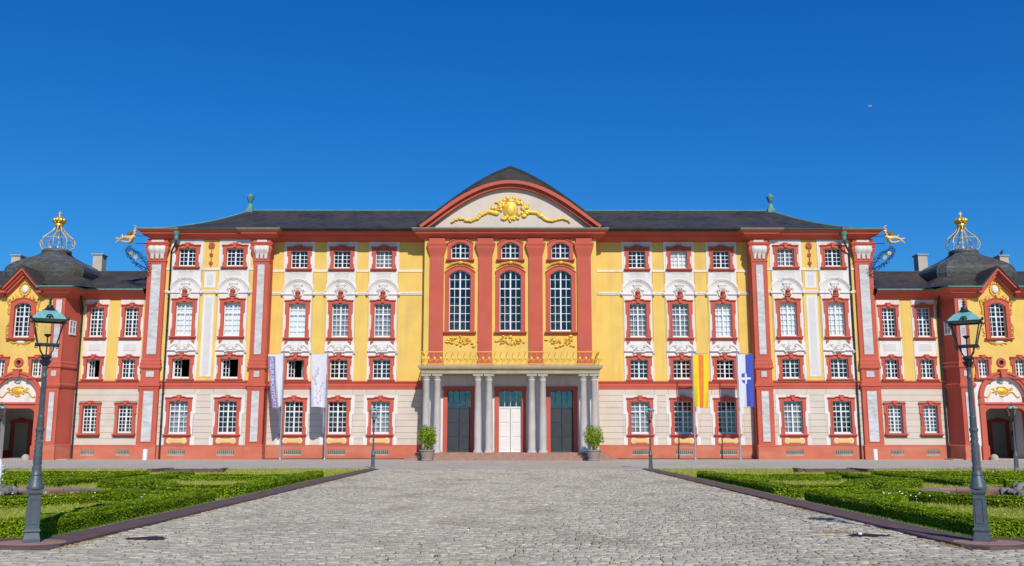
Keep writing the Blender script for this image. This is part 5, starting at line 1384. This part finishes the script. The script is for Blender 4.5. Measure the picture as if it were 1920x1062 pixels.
    b = MB(mm); b.tube([(dc[0] + 1.24 * math.cos(a), dc[1] + 1.24 * math.sin(a), 18.3) for a in [i * math.pi / 16 for i in range(33)]], .028, 5); b.tube([(dc[0], dc[1], 17.3), (dc[0], dc[1], 18.3), (dc[0], dc[1], 19.6)], [.05, .07, .05], 8)
    for z in (17.6, 18.4, 19.0): b.blob((dc[0], dc[1], z), (.11, .11, .17), 8, 6)
    b.build('hoop', M['palegold'], cr, True)
    b = MB(mm); b.lathe([(.3, 19.42), (.36, 19.46), (.36, 19.62), (.33, 19.66)], (*dc, 0), 16)
    for k in range(8):
        a = k * math.pi / 4; b.blob((dc[0] + .37 * math.cos(a), dc[1] + .37 * math.sin(a), 19.93), (.2, .2, .2), 10, 8)
        b.blob((dc[0] + .38 * math.cos(a + .39), dc[1] + .38 * math.sin(a + .39), 19.74), (.08, .08, .1), 8, 6)
    b.blob((dc[0], dc[1], 20.05), (.40, .40, .2), 12, 8); b.blob((dc[0], dc[1], 20.28), (.10, .10, .10), 8, 6); b.build('crown', M['gold'], cr, True)
    b = MB(mm); b.box(dc[0] - .035, dc[0] + .035, dc[1] - .035, dc[1] + .035, 20.34, 20.72); b.box(dc[0] - .16, dc[0] + .16, dc[1] - .033, dc[1] + .033, 20.52, 20.58); b.build('cross', M['palegold'], cr)
    # vaulted passage behind the arch
    b = MB(mm); x0, x1, y0, y1 = GX - 4.2, GX + 4.2, YG + 1.76, 78.6
    b.box(x0, x1, y1, y1 + .2, 0, 5.4); b.box(x0 - .2, x0, y0, y1 + .2, 0, 5.4); b.box(x1, x1 + .2, y0, y1 + .2, 0, 5.4)
    b.box(x0, x1, YG + 1.745, YG + 1.8, 4.5, 5.4); b.box(x0, GX - 1.62, YG + 1.745, YG + 1.8, 0, 4.5); b.box(GX + 1.62, x1, YG + 1.745, YG + 1.8, 0, 4.5)
    n = 12
    for i in range(n):
        f0 = -1 + 2 * i / n; f1 = -1 + 2 * (i + 1) / n; zf = lambda f: 3.9 + 1.3 * math.sqrt(max(0, 1 - f * f))
        b.add([(GX + f0 * 4.2, y0, zf(f0)), (GX + f1 * 4.2, y0, zf(f1)), (GX + f1 * 4.2, y1, zf(f1)), (GX + f0 * 4.2, y1, zf(f0))], [(0, 1, 2, 3)])
    pas = gb(b, 'passage', M['innerwhite'])
    b = MB(mm); b.box(x0 + .01, x1 - .01, y1 - .03, y1, 0, .62); b.box(x0, x0 + .03, y0, y1, 0, .62); b.build('red_dado', M['red'], pas)
    for dx in (-2.75, .9):
        b = MB(mm); cx = GX + dx
        for q in (-1, 1): b.box(cx + q * .72 - .16, cx + q * .72 + .16, y1 - .14, y1 - .031, 0, 2.9)
        b.prism([(cx - .95, 2.9), (cx + .95, 2.9), (cx + .95, 3.05), (cx, 3.3), (cx - .95, 3.05)], y1 - .2, y1 - .031)
        fr_ = b.build('door_frame', M['red'], pas)
        b = MB(mm); b.box(cx - .56, cx + .56, y1 - .10, y1 - .032, .04, 2.9)
        o = b.build('door', M['doorwhite'], pas)
        b = MB(mm)
        for q in (-1, 1):
            for z0, z1 in ((.25, 1.0), (1.15, 2.0), (2.1, 2.75)): b.box(min(cx + q * .06, cx + q * .5), max(cx + q * .06, cx + q * .5), y1 - .125, y1 - .1, z0, z1)
            b.blob((cx + q * .1, y1 - .15, 1.08), (.05, .05, .05), 6, 4)
        b2 = b.build('door_panels', M['doorwhite'], pas)
    if s > 0:
        b = MB(mm); b.box(GX - 1.65, GX - .4, y1 - .06, y1 - .034, .75, 2.7); b.cur = 1; b.box(GX - 1.55, GX - .5, y1 - .07, y1 - .059, .85, 2.6); b.build('notice_board', [M['castdark'], M['doordark']], pas)
        b = MB(mm); b.box(GX - 4.1, GX - 3.85, y1 - .05, y1 - .034, 1.75, 2.2); b.build('notice_plate', M['castdark'], pas)
    b = MB(mm); b.box(x0, x1, YG + .1, y1, -.2, .06); b.build('passage_floor', M['palestone'], pas)
    b = MB(mm); b.wall(GX - 2.2, GX + 2.2, 6.0, 13.4, [], YG + 1.4, 0); b.box(GX - 2.2, GX + 2.2, YG + .5, YG + 1.39, 8.5, 8.6); b.box(GX - 2.2, GX + 2.2, YG + .5, YG + 1.39, 12.3, 12.4); b.box(GX - 2.2, GX + 2.2, YG + .5, YG + 1.39, 5.9, 6.0); gb(b, 'interior', M['room'])
    b = MB(mm); b.box(GX - 4.48, GX - 4.3, 74.2, 79, -.1, 12.9); b.box(GX + 4.3, GX + 4.48, 74.2, 79, -.1, 12.9); b.box(GX - 4.48, GX + 4.48, 79, 79.2, -.1, 12.9); gb(b, 'side_walls', M['room'])  # walls take the near-black room colour, painting shade behind the wing windows

# ================================================================== STREET LAMPS
def street_lamp(label, loc, sc=1.0, rz=0.0):
    t = thing('street_lamp', label, 'street lamp', loc, 'cast-iron street lamps')
    t.scale = (sc, sc, sc); t.rotation_euler = (0, 0, rz)
    def L(prof, n=16, rot=0.0): b = MB(); b.lathe(prof, (0, 0, 0), n, rot); return b
    q4 = math.pi / 4; k = math.sqrt(2)
    # square panelled pedestal
    b = MB()
    for prof in ([(.128 * k, 0), (.125 * k, .06), (.102 * k, .165)], [(.117 * k, .165), (.122 * k, .185), (.117 * k, .21), (.104 * k, .225)], [(.101 * k, .225), (.087 * k, .76)], [(.100 * k, .76), (.113 * k, .79), (.113 * k, .83), (.095 * k, .845)]): b.lathe(prof, (0, 0, 0), 4, q4)
    b.build('pedestal', M['cast'], t)
    b = MB()
    for a in range(4):
        c, s_ = math.cos(a * math.pi / 2), math.sin(a * math.pi / 2)
        def P(u, v, d): r = (.101 - (v - .225) * .0262) + d; return (r * c - u * s_, r * s_ + u * c, v)
        for (u0, u1, v0, v1) in ((-.066, -.050, .29, .70), (.050, .066, .29, .70), (-.050, .050, .29, .31), (-.050, .050, .68, .70)):
            b.add([P(u0, v0, -.004), P(u1, v0, -.004), P(u1, v1, -.004), P(u0, v1, -.004), P(u0, v0, .010), P(u1, v0, .010), P(u1, v1, .010), P(u0, v1, .010)], [(0, 1, 2, 3), (4, 7, 6, 5), (0, 4, 5, 1), (1, 5, 6, 2), (2, 6, 7, 3), (3, 7, 4, 0)])
    b.build('pedestal_panels', M['cast'], t)
    L([(.130, .845), (.136, .87), (.124, .90), (.108, .95), (.090, 1.03), (.080, 1.06), (.090, 1.08), (.075, 1.12), (.068, 1.17), (.075, 1.19), (.070, 1.21)], 16).build('bell_base', M['cast'], t, True)
    b = L([(.058, 1.21), (.066, 1.3), (.064, 1.42), (.056, 1.6), (.050, 1.78)], 16)
    rr = random.Random(2)
    for i in range(46):                              # cast foliage relief
        z = 1.24 + i * .0117; a = i * 2.4; r = .062 - (z - 1.2) * .02
        b.tube([(r * math.cos(a), r * math.sin(a), z), ((r + .004) * math.cos(a + .25), (r + .004) * math.sin(a + .25), z + .03), ((r - .002) * math.cos(a + .55), (r - .002) * math.sin(a + .55), z + .055)], [.008, .009, .004], 5)
    b.build('ornamented_shaft', M['cast'], t, True)
    L([(.050, 1.77), (.066, 1.785), (.072, 1.81), (.066, 1.84), (.05, 1.85), (.055, 1.88), (.05, 2.0), (.056, 2.02), (.048, 2.04)], 16).build('collar', M['cast'], t, True)
    b = MB()                                         # fluted upper shaft
    prof = [(.042, 2.03), (.035, 2.66), (.042, 2.67), (.042, 2.70), (.036, 2.71), (.034, 2.82), (.041, 2.83), (.041, 2.85), (.035, 2.86)]
    b.lathe(prof, (0, 0, 0), 20)
    for i in range(10):
        a = i * .6283; b.tube([(.041 * math.cos(a), .041 * math.sin(a), 2.06), (.035 * math.cos(a), .035 * math.sin(a), 2.63)], .006, 4)
    b.build('shaft', M['cast'], t, True)
    b = L([(.04, 2.85), (.05, 2.9), (.062, 2.955), (.055, 2.96), (.068, 2.985), (.085, 3.0), (.085, 3.03), (.06, 3.05)], 16)
    for i in range(8): a = i * .785; b.tube([(.05 * math.cos(a), .05 * math.sin(a), 2.88), (.07 * math.cos(a), .07 * math.sin(a), 2.94), (.095 * math.cos(a), .095 * math.sin(a), 2.955)], [.014, .014, .006], 4)
    b.build('capital', M['castdark'], t, True)
    b = MB()                                         # lyre arms carrying the lantern
    for i in (0, 1, 2, 3):
        a = i * math.pi / 2 + q4; c, s_ = math.cos(a), math.sin(a)
        b.tube([(r * c, r * s_, z) for r, z in ((.055, 3.03), (.09, 3.06), (.135, 3.12), (.15, 3.18), (.155, 3.22))], .009, 6)
        b.tube([((.225 + .03 * math.cos(u)) * c, (.225 + .03 * math.cos(u)) * s_, 3.20 + .028 * math.sin(u)) for u in [2.9 - i2 * .7 for i2 in range(9)]], .007, 5)
    b.tube([(0, 0, 3.03), (0, 0, 3.34)], .012, 6)
    b.build('lantern_arms', M['castdark'], t, True)
    b = MB(); hb, ht, z0, z1 = .145, .235, 3.235, 3.62   # four-sided lantern
    for (h, z, w) in ((hb + .015, z0 - .02, .022), (ht + .01, z1, .018)):
        for a in range(4):
            c, s_ = math.cos(a * math.pi / 2), math.sin(a * math.pi / 2)
            P = [(h - w, -h), (h + w, -h - w), (h + w, h + w), (h - w, h)]
            b.zprism([(x * c - y * s_, x * s_ + y * c) for x, y in P], z - .014, z + .016)
    for a in range(4):
        cx, cy = ((1, 1), (-1, 1), (-1, -1), (1, -1))[a]
        b.tube([(cx * hb, cy * hb, z0), (cx * ht, cy * ht, z1)], .011, 5)
        b.tube([(cx * (ht + .005), cy * (ht + .005), z1 + .0), (cx * (ht + .05), cy * (ht + .05), z1 + .005), (cx * (ht + .062), cy * (ht + .062), z1 + .05)], [.014, .013, .007], 5)
    b.build('lantern_frame', M['castdark'], t)
    for a in range(4):
        c, s_ = math.cos(a * math.pi / 2), math.sin(a * math.pi / 2)
        P = [(hb, -hb + .01, z0 + .01), (hb, hb - .01, z0 + .01), (ht, ht - .01, z1 - .01), (ht, -ht + .01, z1 - .01)]
        b = MB(); b.add([(x * c - y * s_, x * s_ + y * c, z) for x, y, z in P], [(0, 1, 2, 3)]); b.build('glass_pane', M['lampglass'], t, fix=False)
    b = MB(); b.lathe([(.012, 3.34), (.05, 3.37), (.06, 3.39), (.03, 3.40)], (0, 0, 0), 10)
    b.build('burner', M['castdark'], t, True)
    for q in (-1, 1):
        b = MB(); b.lathe([(.012, 3.4), (.026, 3.43), (.028, 3.48), (.018, 3.52), (.0, 3.53)], (q * .034, 0, 0), 10); b.build('bulb', M['lampglass'], t, True)
    b = MB(); b.lathe([((ht + .025) * k, 3.634), ((ht + .01) * k, 3.66), (.17 * k, 3.74), (.095 * k, 3.79)], (0, 0, 0), 4, q4)
    b.build('lantern_roof', M['lampcop'], t)
    b = MB()
    for a in range(4):
        c, s_ = math.cos(a * math.pi / 2), math.sin(a * math.pi / 2); r = ht + .03
        b.tube([(r * c - u * s_, r * s_ + u * c, 3.645 + .05 * math.sin(v)) for u, v in ((-.05, .2), (-.03, 1.1), (0, 1.57), (.03, 1.1), (.05, .2))], .012, 5); b.blob((r * c, r * s_, 3.665), (.025, .025, .02), 6, 4)
    b.build('roof_crests', M['castdark'], t, True)
    L([(.115, 3.785), (.118, 3.80), (.085, 3.815), (.055, 3.85), (.045, 3.885), (.02, 3.90), (.016, 3.915), (.032, 3.93), (.016, 3.945), (.014, 3.96), (.03, 3.975), (.014, 3.99), (.012, 4.02), (.004, 4.05)], 14).build('chimney_cap', M['castdark'], t, True)
    return t
near = street_lamp('large near grey street lamp with copper lantern roof, banner side', (-7.67, 15.42, .04), .985, R(28))
for lab, loc, sc, rz in (('large near grey street lamp with copper lantern roof, yellow flag side', (7.63, 15.55, .04), .982, R(-30)),
                     ('small far street lamp where the drive meets the plaza, banner side', (-7.42, 51.3, 0), .86, R(20)),
                     ('small far street lamp where the drive meets the plaza, yellow flag side', (7.62, 51.6, 0), .86, R(-20)),
                     ('small far street lamp before the gate arch with the dark notice board', (25.9, 48.6, 0), .87, R(-10)),
                     ('small far street lamp cut by the photo edge before the outer gate arch', (-26.25, 48.6, 0), .87, R(10))):
    c = copy_tree(near); c.location = loc; c.scale = (sc,) * 3; c.rotation_euler = (0, 0, rz); c['label'] = lab

# ================================================================== FLAGPOLES AND FLAGS
YF = 71.3
FLAGS = [(-17.3, -1, 'banner', 'grey flagpole with the mauve lettered banner', 'white banner with a mauve stripe lettered in reverse, hanging half furled'),
         (-13.95, -1, 'print', 'grey flagpole with the white flower print banner', 'white banner printed with pale mauve blossoms on thin branches'),
         (13.9, 1, 'baden', 'grey flagpole with the yellow and red striped flag', 'yellow hanging flag with a broad red middle stripe'),
         (17.3, 1, 'city', 'grey flagpole with the white and blue flag', 'hanging flag half white, half blue, with a small shield and white cross')]
for fx, sg, kd, plab, flab in FLAGS:
    t = thing('flagpole', plab, 'flagpole', (fx, YF, 0), 'flagpoles before the palace')
    b = MB(); b.tube([(0, 0, 0), (0, 0, 4), (0, 0, 8.15)], [.07, .06, .045], 10); b.build('pole', M['steel'], t, True)
    b = MB(); b.lathe([(.12, 0), (.12, .05), (.08, .12), (.07, .14)], (0, 0, 0), 12); b.build('foot', M['steel'], t)
    b = MB(); b.blob((0, 0, 8.2), (.06, .06, .06)); b.tube([(0, 0, 8.02), (sg * 1.2, 0, 8.0)], .016, 5); b.build('cross_arm', M['steel'], t)
    narrow = {'banner': .48, 'print': .06, 'baden': .12, 'city': .02}[kd]
    ph = fx
    def fmap(a, d, off=0.0):                         # a across from the pole, d down, both 0..1
        w = 1.16 * (1 - narrow * d ** 1.3)
        y = (.03 + .10 * d) * math.sin(a * (6.5 + 3 * narrow) + ph + d * 1.5) * (0.35 + d) + .05 * a * math.sin(d * 5 + ph)
        return (sg * (.07 + a * w), y + off, 7.96 - 4.0 * d + (.04 * math.sin(a * 5 + ph) - (.10 * a if kd == 'banner' else 0)) * d - .03 * math.sin(a * math.pi))
    def cloth(a0, a1, d0, d1, off, m, name, parent, na=10, nd=26):
        b = MB(); vs = [fmap(a0 + (a1 - a0) * i / na, d0 + (d1 - d0) * j / nd, off) for j in range(nd + 1) for i in range(na + 1)]
        b.add(vs, [(j * (na + 1) + i, j * (na + 1) + i + 1, (j + 1) * (na + 1) + i + 1, (j + 1) * (na + 1) + i) for j in range(nd) for i in range(na)])
        o = b.build(name, m, parent, True, False)
        return o
    f = thing('flag', flab, 'flag', (fx, YF, 0), 'flags hanging before the palace')
    def poly(pts, m, name, off=-.012):
        # subdivide small flat prints in flag space
        b = MB(); b.add([fmap(a, d, off) for a, d in pts], [tuple(range(len(pts)))]); return b.build(name, m, f, False, False)
    if kd == 'banner':
        cloth(0, .52, 0, 1, 0, M['fwhite'], 'white_cloth', f); cloth(.52, 1, 0, .035, 0, M['fwhite'], 'white_cloth', f, 6, 2); cloth(.52, 1, .035, 1, 0, M['fmauve'], 'mauve_stripe', f)
        for word, d_end, size in (('STÄDTISCHES', .975, .30), ('MUSEUM', .36, .30)):
            cu = bpy.data.curves.new('lettering', 'FONT'); cu.body = word; cu.size = 1.0; cu.resolution_u = 2
            o = bpy.data.objects.new('lettering_curve', cu); COL.objects.link(o)
            dg = bpy.context.evaluated_depsgraph_get(); me = bpy.data.meshes.new_from_object(o.evaluated_get(dg))
            bpy.data.objects.remove(o)
            bm = bmesh.new(); bm.from_mesh(me); bmesh.ops.triangulate(bm, faces=bm.faces)
            bmesh.ops.subdivide_edges(bm, edges=[e for e in bm.edges if e.calc_length() > .3], cuts=1)
            xs_ = [v.co.x for v in bm.verts]; wid = max(xs_) - min(xs_); x0_ = min(xs_)
            span = .585 if word.startswith('ST') else .30
            for v in bm.verts:
                # the print shows through from the back: reads upwards, mirrored
                u = (v.co.x - x0_) / wid; hgt = v.co.y / .73
                v.co = fmap(.90 - .28 * hgt, d_end - span * u, -.018)
            bm.to_mesh(me); bm.free(); me.materials.clear(); me.materials.append(M['fletter'])
            o = bpy.data.objects.new('lettering', me); COL.objects.link(o); o.parent = f
    elif kd == 'print':
        cloth(0, 1, 0, 1, 0, M['fwhite'], 'white_cloth', f)
        rr = random.Random(21); b = MB()
        for base, tip in (((.55, .96), (.72, .30)), ((.6, .8), (.25, .55)), ((.66, .6), (.9, .42)), ((.5, .97), (.3, .74)), ((.7, .45), (.55, .26))):
            n = 10; L_ = [(base[0] + (tip[0] - base[0]) * i / n + .03 * math.sin(i), base[1] + (tip[1] - base[1]) * i / n) for i in range(n + 1)]
            for (a0, d0), (a1, d1) in zip(L_[:-1], L_[1:]):
                b.add([fmap(a0 - .012, d0, -.012), fmap(a0 + .012, d0, -.012), fmap(a1 + .012, d1, -.012), fmap(a1 - .012, d1, -.012)], [(0, 1, 2, 3)])
            for i in range(2, n + 1, 2):
                ca, cd = L_[i]; ca += rr.gauss(0, .03); r = rr.uniform(.04, .085)
                for k in range(5):
                    q = k * 1.257; b.add([fmap(ca + r * .5 * math.cos(q) + r * .45 * math.cos(w), cd + (r * .5 * math.sin(q) + r * .45 * math.sin(w)) * .29, -.013) for w in (0, 1.05, 2.1, 3.14, 4.2, 5.2)], [(0, 1, 2, 3, 4, 5)])
        b.build('blossom_print', M['fpink'], f, False, False)
    elif kd == 'baden':
        cloth(0, .34, 0, 1, 0, M['fyellow'], 'yellow_stripe', f); cloth(.34, .68, 0, 1, 0, M['fred'], 'red_stripe', f); cloth(.68, 1, 0, 1, 0, M['fyellow'], 'yellow_stripe', f)
    else:
        cloth(0, .5, 0, 1, 0, M['fwhite'], 'white_half', f); cloth(.5, 1, 0, 1, 0, M['fblue'], 'blue_half', f)
        poly([(.22, .36), (.47, .36), (.47, .43), (.22, .43)], M['fblue'], 'shield_quarter'); poly([(.30 + .06 * math.cos(t), .395 + .018 * math.sin(t)) for t in [i * .6283 for i in range(10)]], M['fletter'], 'shield_disc', -.018)
        poly([(.22, .49), (.47, .49), (.47, .56), (.36, .545), (.27, .52)], M['fblue'], 'shield_quarter')
        for q in ((.44, .365, .56, .56), (.24, .44, .80, .48)):
            b = MB(); n = 8
            pts = [(q[0] + (q[2] - q[0]) * i / n, q[1]) for i in range(n + 1)], [(q[0] + (q[2] - q[0]) * i / n, q[3]) for i in range(n + 1)]
            for i in range(n): b.add([fmap(*pts[0][i], -.02), fmap(*pts[0][i + 1], -.02), fmap(*pts[1][i + 1], -.02), fmap(*pts[1][i], -.02)], [(0, 1, 2, 3)])
            b.build('white_cross_bar', M['fletter'], f, False, False)

# ================================================================== POTTED SHRUBS, BIRDS
def leafball(c, r, n, leaf, parent, name='foliage'):
    d = rng.normal(0, 1, (n, 3)); d /= np.linalg.norm(d, axis=1)[:, None]
    lump = 1 + .18 * np.sin(d[:, 0] * 5 + 1) * np.sin(d[:, 2] * 6) + .1 * np.sin(d[:, 1] * 9)
    q = (rng.random(n) ** .35)[:, None] * lump[:, None]
    ctr = np.array(c) + d * q * np.array(r); nor = d + rng.normal(0, .7, (n, 3)); nor /= np.linalg.norm(nor, axis=1)[:, None]
    a = np.cross(nor, rng.normal(0, 1, (n, 3))); a /= np.linalg.norm(a, axis=1)[:, None]; b = np.cross(nor, a); L = (leaf * rng.uniform(.6, 1.4, n))[:, None]
    V = np.empty((n * 4, 3)); V[0::4] = ctr - a * L; V[1::4] = ctr - b * L * .5; V[2::4] = ctr + a * L; V[3::4] = ctr + b * L * .5
    return kind(np_mesh(name, V, np.arange(n * 4).reshape(-1, 4), M['leaf'], parent), 'stuff')
for s in (-1, 1):
    t = thing('potted_shrub', 'round green shrub in a stone tub before the entrance steps, %s' % ('banner side' if s < 0 else 'yellow flag side'), 'potted shrub', (s * 6.05, 68.9, 0), 'potted shrubs at the entrance')
    b = MB(); b.lathe([(.42, 0), (.46, .05), (.40, .12), (.52, .68), (.58, .72), (.58, .8), (.46, .78)], (0, 0, 0), 16); b.build('tub', M['terracotta'], t, True)
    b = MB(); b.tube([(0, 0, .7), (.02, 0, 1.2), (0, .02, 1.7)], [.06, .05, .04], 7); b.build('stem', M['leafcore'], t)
    leafball((0, 0, 1.72), (.72, .72, .85), 2600, .06, t)
def bird(label, loc, m, flying, sc):
    b = MB()
    b.tube([(-.16, 0, -.02), (-.05, 0, 0), (.08, 0, .03), (.15, 0, .07), (.2, 0, .07)], [.02, .06, .06, .04, .01], 8)
    if flying:
        for q in (-1, 1): b.add([(.06, q * .03, .03), (-.06, q * .03, .03), (-.10, q * .42, .10), (.0, q * .30, .12)], [(0, 1, 2, 3)])
    else:
        b.tube([(-.12, 0, 0), (-.25, 0, -.05)], [.03, .015], 5)
        for q in (-1, 1): b.tube([(0, q * .03, -.04), (.01, q * .03, -.14)], .008, 4)
    o = b.build('bird', m, None, True); o.location = loc; o.scale = (sc,) * 3; return tag(o, label, 'bird')
bird('dark bird perched on the far chimney behind the bell roof', (44.42, 82.8, 18.13), M['bird'], False, 1.7).rotation_euler = (0, R(-35), R(25))
bird('tiny pale bird flying high in the clear blue sky', (56, 139, 52.6), M['palebird'], True, 1.6).rotation_euler = (0, R(10), R(10))
